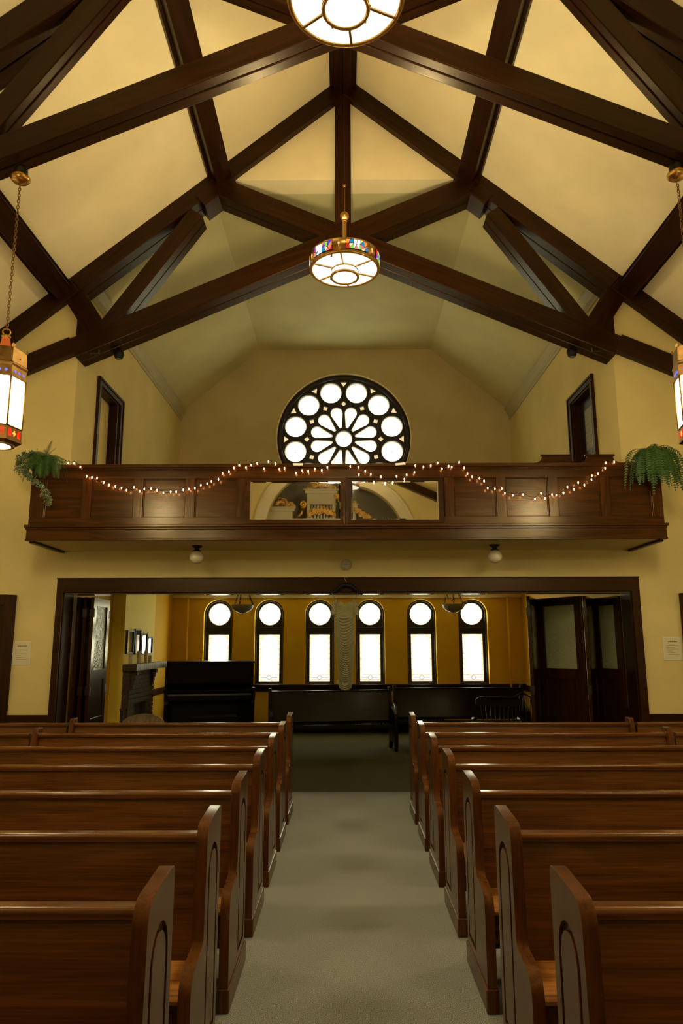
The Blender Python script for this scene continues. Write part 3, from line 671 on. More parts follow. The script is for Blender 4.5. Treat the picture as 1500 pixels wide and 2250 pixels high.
for x, lab, r in ((-0.519, 'white plastic clip on the balcony rail left of the aisle centre', 0), (0.604, 'white plastic clip on the balcony rail right of the aisle centre, slightly tilted', -5)):
    b = B(); b.box(-0.055, 0.055, -0.006, 0.0, -0.012, 0.010); b.box(-0.055, 0.055, -0.006, 0.03, 0.010, 0.014)
    o = b.obj('rail_clip', M['white'], None, 0.003, (x, 7.513, 3.588)); o.rotation_euler = (0, math.radians(r), 0); tag(o, lab, 'clip', 'clips on the balcony rail')

# ------------------------------------------------------------------ ferns and ivy
def frond(p0, az, el, L, droop, wmax, mat, parent, n=26, twist=0.0):
    b = B(); ps = []; p = Vector(p0); e = el
    step = L / n
    for i in range(n + 1):
        ps.append(p.copy()); d = Vector((math.cos(az) * math.cos(e), math.sin(az) * math.cos(e), math.sin(e))); p = p + d * step
        e -= droop / n * (1.4 if e > -1.2 else 0.1)
    b.tube(ps, [0.0028 * (1 - 0.7 * i / n) for i in range(n + 1)], 4, 0)
    for i in range(2, n):
        t = i / n; wd = wmax * math.sin(PI * min(1, t * 0.86 + 0.12)) ** 0.7; d = (ps[i + 1] - ps[i]).normalized()
        side = d.cross(Vector((0, 0, 1)));
        if side.length < 0.1: side = Vector((1, 0, 0))
        side.normalize(); side = (side * math.cos(twist) + d.cross(side) * math.sin(twist))
        for s_ in (-1, 1):
            q = ps[i] + side * s_ * wd + d * wd * 0.35 - Vector((0, 0, 0.12 * wd)); h = step * 0.36
            b.add([ps[i] - d * h, ps[i] + d * h, q + d * h * 0.3, q - d * h * 0.3], [(0, 1, 2, 3)], 1)
    return b.obj('frond', (M['stem'], mat), parent, normals=False)
def ivy_vine(pts, n, sz, parent, seed):
    rnd = random.Random(seed); b = B(); P_ = [Vector(p) for p in pts]
    b.tube(P_, 0.003, 5, 0)
    for k in range(n):
        t = rnd.random() * (len(P_) - 1.001); i = int(t); c = P_[i].lerp(P_[i + 1], t - i)
        c = c + Vector((rnd.gauss(0, .020), rnd.gauss(-0.01, .018), rnd.gauss(0, .018)))
        ax = Vector((rnd.uniform(-1, 1), rnd.uniform(-1.2, -0.2), rnd.uniform(-.8, .8))).normalized()
        u = ax.cross(Vector((rnd.random(), rnd.random(), rnd.random()))).normalized(); v = ax.cross(u); s = sz * rnd.uniform(.7, 1.25)
        shp = [(0, -1), (.55, -.55), (.95, .1), (.4, .15), (0, 1.1), (-.4, .15), (-.95, .1), (-.55, -.55)]
        if k % 3: b.add([c + (u * x + v * y) * s for x, y in shp], [tuple(range(8))], 2)
        b.add([c + ax * 0.0015 + (u * x + v * (y)) * s * (0.80 if k % 3 else 1.0) for x, y in shp], [tuple(range(8))], 1)
    o = b.obj('ivy_vine', (M['stem'], M['ivy'], M['ivyw']), parent, normals=False); return o
fl_ = thing('fern_plant', 'fern with trailing cream-edged ivy on the left end of the balcony', 'plant', (-3.32, 7.56, 3.60))
b = B(); b.lathe([(0.001, 0), (0.06, 0), (0.08, 0.07), (0.083, 0.075), (0.07, 0.075), (0.065, 0.06), (0.001, 0.055)], 16); b.obj('pot', M['charcoal'], fl_)
R_ = random.Random(3)
for az, el, L, dr, wd in ((0.15, 0.75, 0.42, 2.3, 0.05), (0.0, 0.55, 0.44, 2.2, 0.05), (-0.5, 0.5, 0.40, 2.3, 0.05), (-0.9, 0.55, 0.36, 2.4, 0.05), (-1.3, 0.6, 0.36, 2.6, 0.045), (-1.8, 0.55, 0.36, 2.5, 0.045),
                       (-2.3, 0.6, 0.36, 2.3, 0.045), (1.2, 1.45, 0.27, 0.25, 0.035), (2.2, 1.3, 0.22, 0.6, 0.035), (-2.9, 1.0, 0.30, 1.6, 0.04), (2.9, 0.9, 0.26, 1.5, 0.04), (-0.2, 1.0, 0.34, 2.2, 0.045),
                       (0.5, 0.4, 0.36, 2.4, 0.04), (-1.1, 0.9, 0.30, 2.6, 0.045), (-1.6, 0.3, 0.28, 2.0, 0.045), (-0.7, 0.2, 0.33, 2.0, 0.045), (0.9, 1.3, 0.22, .5, .035)):
    frond((R_.uniform(-.03, .03), R_.uniform(-.03, .01), 0.05), az, el, L, dr, wd, M['fern'], fl_)
def V3(*a): return [Vector(p) for p in a]
ivy_vine([(-0.05, 0, .06), (-0.13, -.05, .13), (-0.20, -.07, .08), (-0.25, -.09, .0)], 170, 0.017, fl_, 1)
ivy_vine([(-0.06, 0, .06), (-0.16, -.07, .10), (-0.24, -.1, .05), (-0.25, -.1, -.05), (-0.20, -.1, -.10)], 170, 0.017, fl_, 2)
ivy_vine([(-0.18, -.1, -.02), (-0.17, -.11, -.12), (-0.10, -.11, -.17), (-.02, -.11, -.22), (.05, -.1, -.30), (.10, -.1, -.40), (.115, -.1, -.45)], 260, 0.016, fl_, 4)
ivy_vine([(-0.05, -.02, .04), (-0.14, -.09, .0), (-0.15, -.11, -.1), (-0.11, -.11, -.16)], 170, 0.016, fl_, 5)
for i in range(22):
    az = R_.uniform(-3.3, 0.5); frond((R_.uniform(-.06, .06), R_.uniform(-.04, .02), R_.uniform(.03, .07)), az, R_.uniform(.2, 1.1), R_.uniform(.26, .40), R_.uniform(1.6, 2.9), R_.uniform(.045, .06), M['fern'], fl_, 24, R_.uniform(-.5, .5))
fr2 = thing('fern_plant', 'drooping dark green fern on the right end of the balcony', 'plant', (3.37, 7.56, 3.60))
b = B(); b.lathe([(0.001, 0), (0.06, 0), (0.08, 0.07), (0.083, 0.075), (0.07, 0.075), (0.065, 0.06), (0.001, 0.055)], 16); b.obj('pot', M['charcoal'], fr2)
for i in range(60):
    az = -PI / 2 + R_.gauss(0, 0.85) + (0.15 if i % 2 else -.1); L = R_.uniform(0.46, 0.80)
    frond((R_.uniform(-.04, .05), R_.uniform(-.02, .02), R_.uniform(.06, .10)), az, R_.uniform(0.5, 1.0), L, 3.1, R_.uniform(.034, .046), M['fern'], fr2, 24, R_.uniform(-.5, .5))
for az in (0.1, 0.35, -0.2, PI, PI - .3): frond((0.0, 0, .08), az, 0.8, 0.40, 3.2, 0.028, M['fern'], fr2)

# ================================================================== LANTERNS
def chain(b, p0, p1, ll=0.034, r=0.0035, wd=0.010, mi=0):
    p0 = Vector(p0); p1 = Vector(p1); n = max(2, int((p1 - p0).length / (ll * 0.78))); d = (p1 - p0).normalized()
    u = d.cross(Vector((0.3, 1, 0.1))).normalized(); v = d.cross(u)
    for i in range(n):
        c = p0.lerp(p1, (i + 0.5) / n); a = u if i % 2 else v
        b.tube([c + d * (ll / 2 * math.sin(t)) + a * (wd * math.cos(t)) for t in [2 * PI * k / 8 for k in range(8)]], r, 5, mi, True)
def drum_lantern():
    R = 0.362
    t = thing('drum_lantern', '', 'lantern', (0, 0, 0), 0, 'round brass lanterns down the middle of the nave')
    b = B(); b.lathe([(R - 0.012, 0.158), (R, 0.158), (R, 0.150), (R - 0.004, 0.148), (R - 0.004, 0.026), (R + 0.004, 0.022), (R + 0.006, 0.0), (R - 0.004, -0.008), (R - 0.022, -0.006), (R - 0.024, 0.006), (R - 0.012, 0.012), (R - 0.012, 0.158)], 56); b.obj('band', M['brass'], t)
    b = B(); b.disc(R - 0.02, 0.004, 56); b.obj('diffuser', M['drum'], t)
    for k in range(6):
        a = math.radians(45.5 + 60 * k); m = Matrix.Rotation(a, 4, 'Z')
        b = B(); b.box(0.128, R - 0.015, -0.008, 0.008, -0.010, 0.003, mat=m); b.obj('divider', M['brass'], t, 0.002)
    b = B(); b.lathe([(0.134, 0.004), (0.134, -0.008), (0.145, -0.012), (0.145, -0.016), (0.130, -0.016)], 40)
    b.lathe([(0.150, -0.068), (0.152, -0.082), (0.146, -0.09), (0.128, -0.088), (0.126, -0.078), (0.140, -0.070), (0.150, -0.068)], 40); b.obj('hub_ring', M['brass'], t)
    b = B(); b.lathe([(0.137, -0.01), (0.141, -0.072)], 40); b.obj('hub_glass', M['drum'], t)
    b = B(); b.disc(0.128, -0.080, 32); b.lathe([(0.128, -0.08), (0.09, -0.094), (0.0005, -0.10)], 32); b.obj('hub_lens', M['drum'], t)
    for k in range(8):
        a = 2 * PI * k / 8 + .2; b = B(); b.sphere((0.150 * math.cos(a), 0.150 * math.sin(a), -0.084), 0.008, 8); b.obj('rivet', M['brass'], t)
    b = B(); b.lathe([(0.0005, -0.005), (0.010, -0.012), (0.006, -0.022), (0.012, -0.030), (0.0005, -0.044)], 10, (0.0, -R + 0.008, 0)); b.obj('latch', M['abrass'], t)
    cols = ['red', 'blue', 'violet', 'green', 'yellow', 'white', 'orange', 'pink', 'white', 'yellow', 'blue']
    rnd = random.Random(11)
    for k in range(6):
        a0 = math.radians(60 * k - 90 + 5 + 18.5)
        # cross panel between the glass panels
        ac = a0 - math.radians(11)
        b = B(); m = Matrix.Rotation(ac, 4, 'Z') @ Matrix.Translation((R + 0.0005, 0, 0.088)); b.box(-0.002, 0.002, -0.002, 0.002, -0.024, 0.026, mat=m); b.box(-0.002, 0.002, -0.012, 0.012, 0.006, 0.010, mat=m)
        b.obj('cross_cutout', M['g_yellow'], t)
        # mosaic of coloured glass chunks on dark ground
        b = B(); n = 8
        for i in range(n):
            u0, u1 = a0 + math.radians(38) * i / n, a0 + math.radians(38) * (i + 1) / n; r = R + 0.001
            b.add([(r * math.cos(u0), r * math.sin(u0), .034), (r * math.cos(u1), r * math.sin(u1), .034), (r * math.cos(u1), r * math.sin(u1), .142), (r * math.cos(u0), r * math.sin(u0), .142)], [(0, 1, 2, 3)])
        b.obj('mosaic_ground', M['matt_black'], t)
        nx, nz = 6, 2
        P_ = [[(u / nx + (rnd.uniform(-.04, .04) if 0 < u < nx else 0), v / nz + (rnd.uniform(-.16, .16) if 0 < v < nz else 0)) for u in range(nx + 1)] for v in range(nz + 1)]
        for v in range(nz):
            for u in range(nx):
                q = [P_[v][u], P_[v][u + 1], P_[v + 1][u + 1], P_[v + 1][u]]
                tri = [[q[0], q[1], q[2]], [q[0], q[2], q[3]]] if rnd.random() < .55 else [q]
                for pl in tri:
                    cx = sum(p[0] for p in pl) / len(pl); cz = sum(p[1] for p in pl) / len(pl); pp = [(cx + (p[0] - cx) * .84, cz + (p[1] - cz) * .84) for p in pl]
                    vs = []
                    for rr in (R + 0.001, R + 0.007):
                        for x_, z_ in pp:
                            s_ = 1 if rr < R + 0.002 else 0.9; x2 = cx + (x_ - cx) * s_; z2 = cz + (z_ - cz) * s_
                            an = a0 + math.radians(38) * x2; vs.append((rr * math.cos(an), rr * math.sin(an), .036 + .104 * z2))
                    m_ = len(pl); fs = [tuple(range(m_, 2 * m_))] + [(i, (i + 1) % m_, m_ + (i + 1) % m_, m_ + i) for i in range(m_)]
                    bb_ = B(); bb_.add(vs, fs); bb_.obj('glass_chunk', M['g_' + rnd.choice(cols)], t)
    for k in range(3):
        a = 2 * PI * k / 3 + .5; b = B(); b.tube([((R - .01) * math.cos(a), (R - .01) * math.sin(a), 0.12), (0.02 * math.cos(a), 0.02 * math.sin(a), 0.17)], 0.006, 6); b.obj('arm', M['brass'], t)
    b = B(); b.lathe([(0.024, 0.15), (0.024, 0.55), (0.019, 0.56), (0.019, 0.585)] if False else [(0.021, 0.15), (0.021, 0.555), (0.025, 0.56), (0.025, 0.572), (0.006, 0.58)], 12, smooth=False); b.obj('fluted_stem', M['brass'], t)
    b = B(); b.sphere((0, 0, 0.625), 0.048, 20); b.obj('ball', M['brass'], t)
    b = B(); b.tube([(0, 0, 0.67), (0, 0, 0.965)], 0.006, 8); b.sphere((0, 0, 0.985), 0.020, 12); b.obj('rod', M['abrass'], t)
    b = B(); b.tube([(0, 0, 1.0), (0, 0, 3.33)], 0.0022, 5); b.obj('cable', M['iron'], t)
    b = B(); b.lathe([(0.001, 3.29), (0.04, 3.31), (0.05, 3.35), (0.05, 3.39)], 16); b.obj('canopy', M['abrass'], t)
    ld = bpy.data.lights.new('bulbs', 'POINT'); ld.energy = P_DRUM_UP; ld.color = WARM; ld.shadow_soft_size = 0.12
    lo = bpy.data.objects.new('bulbs', ld); COL.objects.link(lo); lo.parent = t; lo.location = (0, 0, 0.15)
    ld = bpy.data.lights.new('downlight', 'AREA'); ld.shape = 'DISK'; ld.size = 0.24; ld.energy = P_DRUM_DN; ld.color = WARM
    lo = bpy.data.objects.new('downlight', ld); COL.objects.link(lo); lo.parent = t; lo.location = (0, 0, -0.105)
    return t
d1 = drum_lantern(); d1.location = (0.0, 6.8, 5.50); d1.rotation_euler = (0, 0, math.radians(-22)); d1['label'] = 'smaller-looking whole drum lantern of brass and coloured glass, hanging mid picture'
dup(d1, (0.012, 3.72, 5.59), None, 'drum lantern cut off by the top edge of the picture')
dup(d1, (0.0, -2.25, 5.50), None, 'drum lantern behind the camera, its edge seen in the right balcony mirror')

def hex_lantern():
    R = 0.165; t = thing('hexagonal_lantern', '', 'lantern', (0, 0, 0), 0, 'hexagonal lanterns hanging at the sides of the nave')
    ph = math.radians(-90 + 21); m0 = Matrix.Rotation(ph, 4, 'Z')
    hexr = lambda prof, c=(0, 0, 0): B().lathe(prof, 6, c, 0, None, False, ph)
    # crown, bands
    hexr([(R + .004, .64), (R + .010, .655), (R + .010, .665), (R + .002, .672), (R - .002, .76), (R - .006, .79), (R - .012, .79), (R - .010, .66), (R - .004, .64)]).obj('crown', M['abrass'], t, 0.002)
    hexr([(R + .003, .555), (R + .003, .64), (R - .006, .64), (R - .006, .555)]).obj('upper_band', M['abrass'], t)
    hexr([(R + .005, .075), (R + .002, .165), (R + .008, .170), (R + .008, .176), (R - .004, .178), (R - .004, .07)]).obj('lower_band', M['abrass'], t)
    hexr([(R + .009, .062), (R + .009, .076), (R - .01, .076), (R - .03, .05), (R - .05, .045), (R - .03, .062)]).obj('foot', M['abrass'], t)
    ca = math.cos(PI / 6)
    for k in range(6):
        a = ph + PI / 6 + k * PI / 3; m = Matrix.Rotation(a, 4, 'Z')
        b = B(); b.box(R * ca - .012, R * ca - .008, -R / 2 + .006, R / 2 - .006, .17, .565, mat=m); b.obj('glass_panel', M['lamp'], t)
        a2 = ph + k * PI / 3; b = B(); b.tube([(R * math.cos(a2), R * math.sin(a2), .17), (R * math.cos(a2), R * math.sin(a2), .56)], 0.009, 6); b.obj('corner_bar', M['brass'], t)
        for j in (-1, 0, 1):
            b = B(); x = R * ca + .0035
            for q in ((-.011, .011, -.004, .004), (-.004, .004, -.011, .011)): b.box(x, x + .002, q[0] + j * .045, q[1] + j * .045, .598 + q[2], .598 + q[3], mat=m)
            b.obj('blue_cross', M['blue'], t)
        b = B()
        for j in (-5, -4, -3, 3, 4, 5): b.box(R * ca + .0035, R * ca + .0055, j * .0125 - .003, j * .0125 + .003, .095, .150, mat=m)
        b.obj('red_slots', M['red'], t)
        b = B()
        for q in ((-.017, .017, -.006, .006), (-.006, .006, -.02, .02)): b.box(R * ca + .0035, R * ca + .0055, q[0], q[1], .122 + q[2], .122 + q[3], mat=m)
        b.obj('orange_cross', M['redw'], t)
        b = B(); b.lathe([(.0005, -.004), (.008, 0), (.0005, .004)], 6, (0, 0, 0), 0, m @ Matrix.Translation((R * ca + .002, 0, .715)) @ Matrix.Rotation(PI / 2, 4, 'Y')); b.obj('crown_stud', M['brass'], t)
        b = B(); b.plate([(-.012, 0), (.012, 0), (.016, .018), (0, .034), (-.016, .018)], (), R - .006, R - .002, lambda u, v, q, a2=a2: (q * math.cos(a2) - u * math.sin(a2), q * math.sin(a2) + u * math.cos(a2), .785 + v)); b.obj('finial_leaf', M['abrass'], t)
    b = B(); b.disc(.10, .046, 24); b.obj('bottom_glass', M['lamp'], t)
    b = B(); pr = []
    for k in range(36):
        a = 2 * PI * k / 36; r = .118 + .008 * (k % 2); pr.append((r * math.cos(a), r * math.sin(a)))
    b.plate(pr, [circ(0, 0, .10, 36)], .036, .046, lambda u, v, q: (u, v, q)); b.obj('scalloped_rim', M['abrass'], t)
    b = B(); b.lathe([(.052, .76), (.030, .90), (.024, .91)], 16); b.obj('neck_shade', M['amber'], t)
    b = B(); b.lathe([(R - .02, .74), (.06, .765), (.05, .765)], 6, phase=ph, smooth=False); b.obj('roof', M['abrass'], t)
    b = B(); b.lathe([(.026, .905), (.034, .912), (.034, .922), (.012, .93)], 16)
    b.tube([(.028 * math.cos(q), 0, .955 + .028 * math.sin(q)) for q in [2 * PI * k / 12 for k in range(12)]], .006, 6, 0, True); b.obj('hanging_ring', M['brass'], t)
    b = B(); chain(b, (0, 0, .975), (0, 0, 2.26)); o = b.obj('chain', M['abrass'], t)
    b = B(); b.lathe([(.001, 2.25), (.02, 2.255), (.06, 2.262), (.075, 2.28), (.075, 2.30), (.06, 2.315)], 24); b.obj('canopy', M['brass'], t)
    b = B(); b.lathe([(.056, 2.30), (.052, 2.37), (.03, 2.405), (.001, 2.41)], 20); b.obj('canopy_cap', M['iron'], t)
    return t
h1 = hex_lantern(); h1.location = (-2.635, 5.13, 3.09); h1.rotation_euler = (0, 0, math.radians(26.5)); h1['label'] = 'hexagonal lantern at the left edge with blue crosses and red band'
dup(h1, (2.69, 5.13, 3.09), math.radians(26.5), 'hexagonal lantern cut off at the right edge of the picture')
dup(h1, (-2.66, 1.90, 3.09), None, 'hexagonal lantern out of view to the left of the camera')
dup(h1, (2.69, 1.90, 3.09), None, 'hexagonal lantern out of view to the right of the camera')


def globe_light(x, lab):
    t = thing('globe_light', lab, 'light', (x, 8.0, 2.76), 0, 'unlit globe lights under the balcony')
    b = B(); b.lathe([(.001, 0.0), (.062, 0.0), (.058, -.014), (.03, -.030), (.026, -.045), (.045, -.055), (.047, -.066), (.034, -.068)], 20); b.obj('fitter', M['iron'], t)
    b = B(); b.lathe([(.034, -.058)] + [(.082 * math.sin(a), -.125 - .080 * -math.cos(a) * -1) for a in [0.45 + (PI - 0.45) * k / 14 for k in range(14)]] + [(0.0006, -.205 - 0.0)], 24) if False else b.lathe([(.082 * math.sin(a), -.132 + .078 * math.cos(a)) for a in [0.43 + (PI - 0.435) * k / 14 for k in range(15)]], 24)
    b.obj('glass_globe', M['globe'], t)
globe_light(-1.70, 'unlit opal globe light under the balcony, left of the dress')
globe_light(1.70, 'unlit opal globe light under the balcony, right of the dress')
t = thing('smoke_detector', 'round cream smoke detector on the wall above the hanging dress', 'smoke detector', (0.005, YW, 2.586))
b = B(); b.lathe([(.001, -.0), (.070, 0), (.070, -.012), (.064, -.018), (.052, -.020), (.050, -.034), (.040, -.042), (.001, -.043)], 28, mat=Matrix.Rotation(-PI / 2, 4, 'X') @ Matrix.Scale(-1, 4, (0, 0, 1)) if False else Matrix.Rotation(-PI / 2, 4, 'X') @ Matrix.Scale(1, 4)); b.obj('housing', M['cornice'], t)
b = B(); b.box(-.030, .024, -.0455, -.043, -.002, .001); b.box(-.030, -.022, -.0455, -.043, -.005, .004); b.box(-.010, .012, -.0455, -.043, .024, .028); b.box(-.012, .014, -.0455, -.043, -.024, -.022); b.obj('grille_slots', M['ink'], t)

# ================================================================== PEWS
# local frame: x along the pew from the aisle end (0) to length L, y = 0 at the rear top of the end, towards the camera is negative
def arch_panel(y0, y1, z0, z1, n=10, slant=0.0):
    r = (y1 - y0) / 2; c = (y0 + y1) / 2
    return [(y0, z0), (y1, z0 + slant)] + [(c + r * math.cos(a), z1 - r + r * math.sin(a)) for a in [PI * k / n for k in range(n + 1)]]
def end_profile():
    p = [(-0.54, 0.10), (-0.54, 0.42), (-0.535, 0.45), (-0.52, 0.478), (-0.495, 0.498), (-0.45, 0.511), (-0.40, 0.517), (-0.36, 0.520), (-0.337, 0.528), (-0.325, 0.545), (-0.322, 0.60)]
    c = (-0.235, 0.882)
    p += [(c[0] - 0.070 * math.cos(a), c[1] + 0.070 * math.sin(a)) for a in [math.radians(-3 + 11.5 * k) for k in range(9)]]
    p += [(-0.03, 0.966), (-0.012, 0.962), (-0.002, 0.950), (0.0, 0.935), (-0.01, 0.60), (-0.015, 0.10)]
    return p
def make_end(name, aisle, th=0.045):
    b = B(); fr = lambda u, v, t: (t, u, v)
    if not aisle:
        b.plate([(-0.54, 0.10), (-0.54, 0.40), (-0.20, 0.44), (-0.135, 0.86), (-0.12, 0.905), (-0.10, 0.915), (-0.015, 0.915), (0.0, 0.90), (-0.01, 0.10)], (), 0.0, th, fr)
        return b.mesh(name, M['pewv'])
    P_ = end_profile(); ch = arch_panel(-0.262, -0.062, 0.14, 0.85); isl = arch_panel(-0.238, -0.086, 0.165, 0.825)
    def face(loops, t):
        bm = bmesh.new(); es = []
        for l in loops:
            vs = [bm.verts.new((p[0], p[1], 0)) for p in l]; es += [bm.edges.new((vs[k], vs[(k + 1) % len(vs)])) for k in range(len(vs))]
        bmesh.ops.triangle_fill(bm, edges=es, use_beauty=True, use_dissolve=False, normal=(0, 0, 1)); bm.verts.index_update()
        b.add([fr(v.co.x, v.co.y, t) for v in bm.verts], [tuple(v.index for v in f.verts) for f in bm.faces]); bm.free()
    def wall(l, t0, t1):
        n = len(l); b.add([fr(p[0], p[1], t0) for p in l] + [fr(p[0], p[1], t1) for p in l], [(k, (k + 1) % n, (k + 1) % n + n, k + n) for k in range(n)])
    face([P_, ch], 0.0); face([ch, isl], 0.013); face([isl], 0.0); face([P_], th)
    wall(P_, 0, th); wall(ch, 0, 0.013); wall(isl, 0, 0.013)
    return b.mesh(name, M['pewv'])
end_a = make_end('end_panel', True); end_b = make_end('end_panel', False)
smooth(end_a); smooth(end_b)
def plinth_mesh():
    b = B(); b.box(-0.008, 0.05, -0.552, 0.005, 0.0, 0.10); return b.mesh('plinth', M['pewv'])
pl_m = plinth_mesh()
def parts(L):
    m = {}
    x0, x1 = 0.042, L - 0.042
    fr = lambda u, v, t: (t, u, v)
    b = B(); b.plate([(-0.165, 0.40), (-0.080, 0.835), (-0.060, 0.835), (-0.06, 0.60), (-0.135, 0.12), (-0.16, 0.12)], (), x0, x1, fr); m['backrest'] = b.mesh('backrest', M['pew'])
    b = B(); pr = [(-0.102 + 0.0, 0.836)] + [(-0.086 + 0.017 * math.cos(a), 0.851 + 0.016 * math.sin(a)) for a in [PI * 1.15 - PI * 0.75 * k / 8 for k in range(9)]] + [(-0.03, 0.864), (-0.026, 0.855), (-0.03, 0.83), (-0.08, 0.83)]
    b.plate(pr, (), x0, x1, fr); m['top_rail'] = b.mesh('top_rail', M['pew'])
    b = B(); b.plate([(-0.49, 0.405), (-0.475, 0.425), (-0.44, 0.432), (-0.28, 0.412), (-0.155, 0.408), (-0.155, 0.385), (-0.46, 0.385), (-0.485, 0.39)], (), x0, x1, fr); m['seat'] = b.mesh('seat', M['seat'])
    b = B(); b.box(x0, x1, -0.44, -0.42, 0.31, 0.386); b.box(x0, x1, -0.40, -0.18, 0.24, 0.255); b.box(x0, x1, -0.415, -0.40, 0.24, 0.29); m['book_shelf'] = b.mesh('book_shelf', M['pew'])
    return m
def pew(label, x_aisle, ytop, L, side, pm, first_aisle=True, group='oak pews facing the front'):
    t = thing('pew', label, 'pew', (x_aisle, ytop, 0), 0, group)
    if side < 0: t.scale = (-1, 1, 1)
    # mirrored pews use mirrored mesh data through a negative x scale of the empty
    for nm in ('backrest', 'top_rail', 'seat', 'book_shelf'): put(nm, smooth(pm[nm]), t, 0.003, hard=True)
    if first_aisle: put('end_panel', end_a, t, 0.010, seg=3, hard=True); put('plinth', pl_m, t, 0.006)
    e2 = put('end_panel', end_b, t, 0.009, (L - 0.042, 0, 0), seg=3, hard=True)
    put('plinth', pl_m, t, 0.006, (L - 0.042, 0, 0))
    return t
LL, LR = 2.25, 2.25
pmL = parts(LL); pmR = pmL; pmS = parts(2.55)
AX = {-1: -0.545, 1: 0.642}
ordn = ['nearest the camera, only its top corner showing', 'second from the camera', 'third from the camera', 'fourth from the camera', 'fifth from the camera', 'sixth from the camera', 'next to last', 'last, furthest from the camera']
for s_, sd in ((-1, 'left'), (1, 'right')):
    for k in range(-1, 7):
        yt = 2.41 + 0.85 * k
        if k == -1: yt = 1.46
        pew('oak pew on the %s of the aisle, %s' % (sd, ordn[k + 1]), AX[s_], yt, LL, s_, pmL)
    for k, w_ in ((4, 'third row from the rear'), (5, 'second row from the rear'), (6, 'rearmost row')):
        pew('outer oak pew by the %s wall, %s' % (sd, w_), AX[s_] + s_ * (LL + 0.004), 2.41 + 0.85 * k, 2.55, s_, pmS, False, 'outer pews beside the walls')
# hymnals on the shelves under the seats near the aisle
hb = B(); hb.box(0, 0.15, 0, 0.21, 0, 0.005); hb.box(0, 0.15, 0, 0.21, 0.035, 0.040); hb.box(0.145, 0.15, 0, 0.21, 0.005, 0.035)
hp = B(); hp.box(0.004, 0.143, 0.005, 0.205, 0.005, 0.035)
for s_, sd in ((-1, 'left'), (1, 'right')):
    for k, o_ in ((0, 'second'), (1, 'third'), (2, 'fourth'), (3, 'fifth')):
        t = thing('hymnal', 'red hymnal under the seat of the %s pew on the %s of the aisle' % (o_, sd), 'book', (AX[s_] + (0.06 if s_ > 0 else -0.21), 2.41 + 0.85 * k - 0.395, 0.2555), 0, 'red hymnals under the pew seats')
        put('cover', hb.mesh('cover', M['hymnal']), t); put('pages', hp.mesh('pages', M['paper']), t)

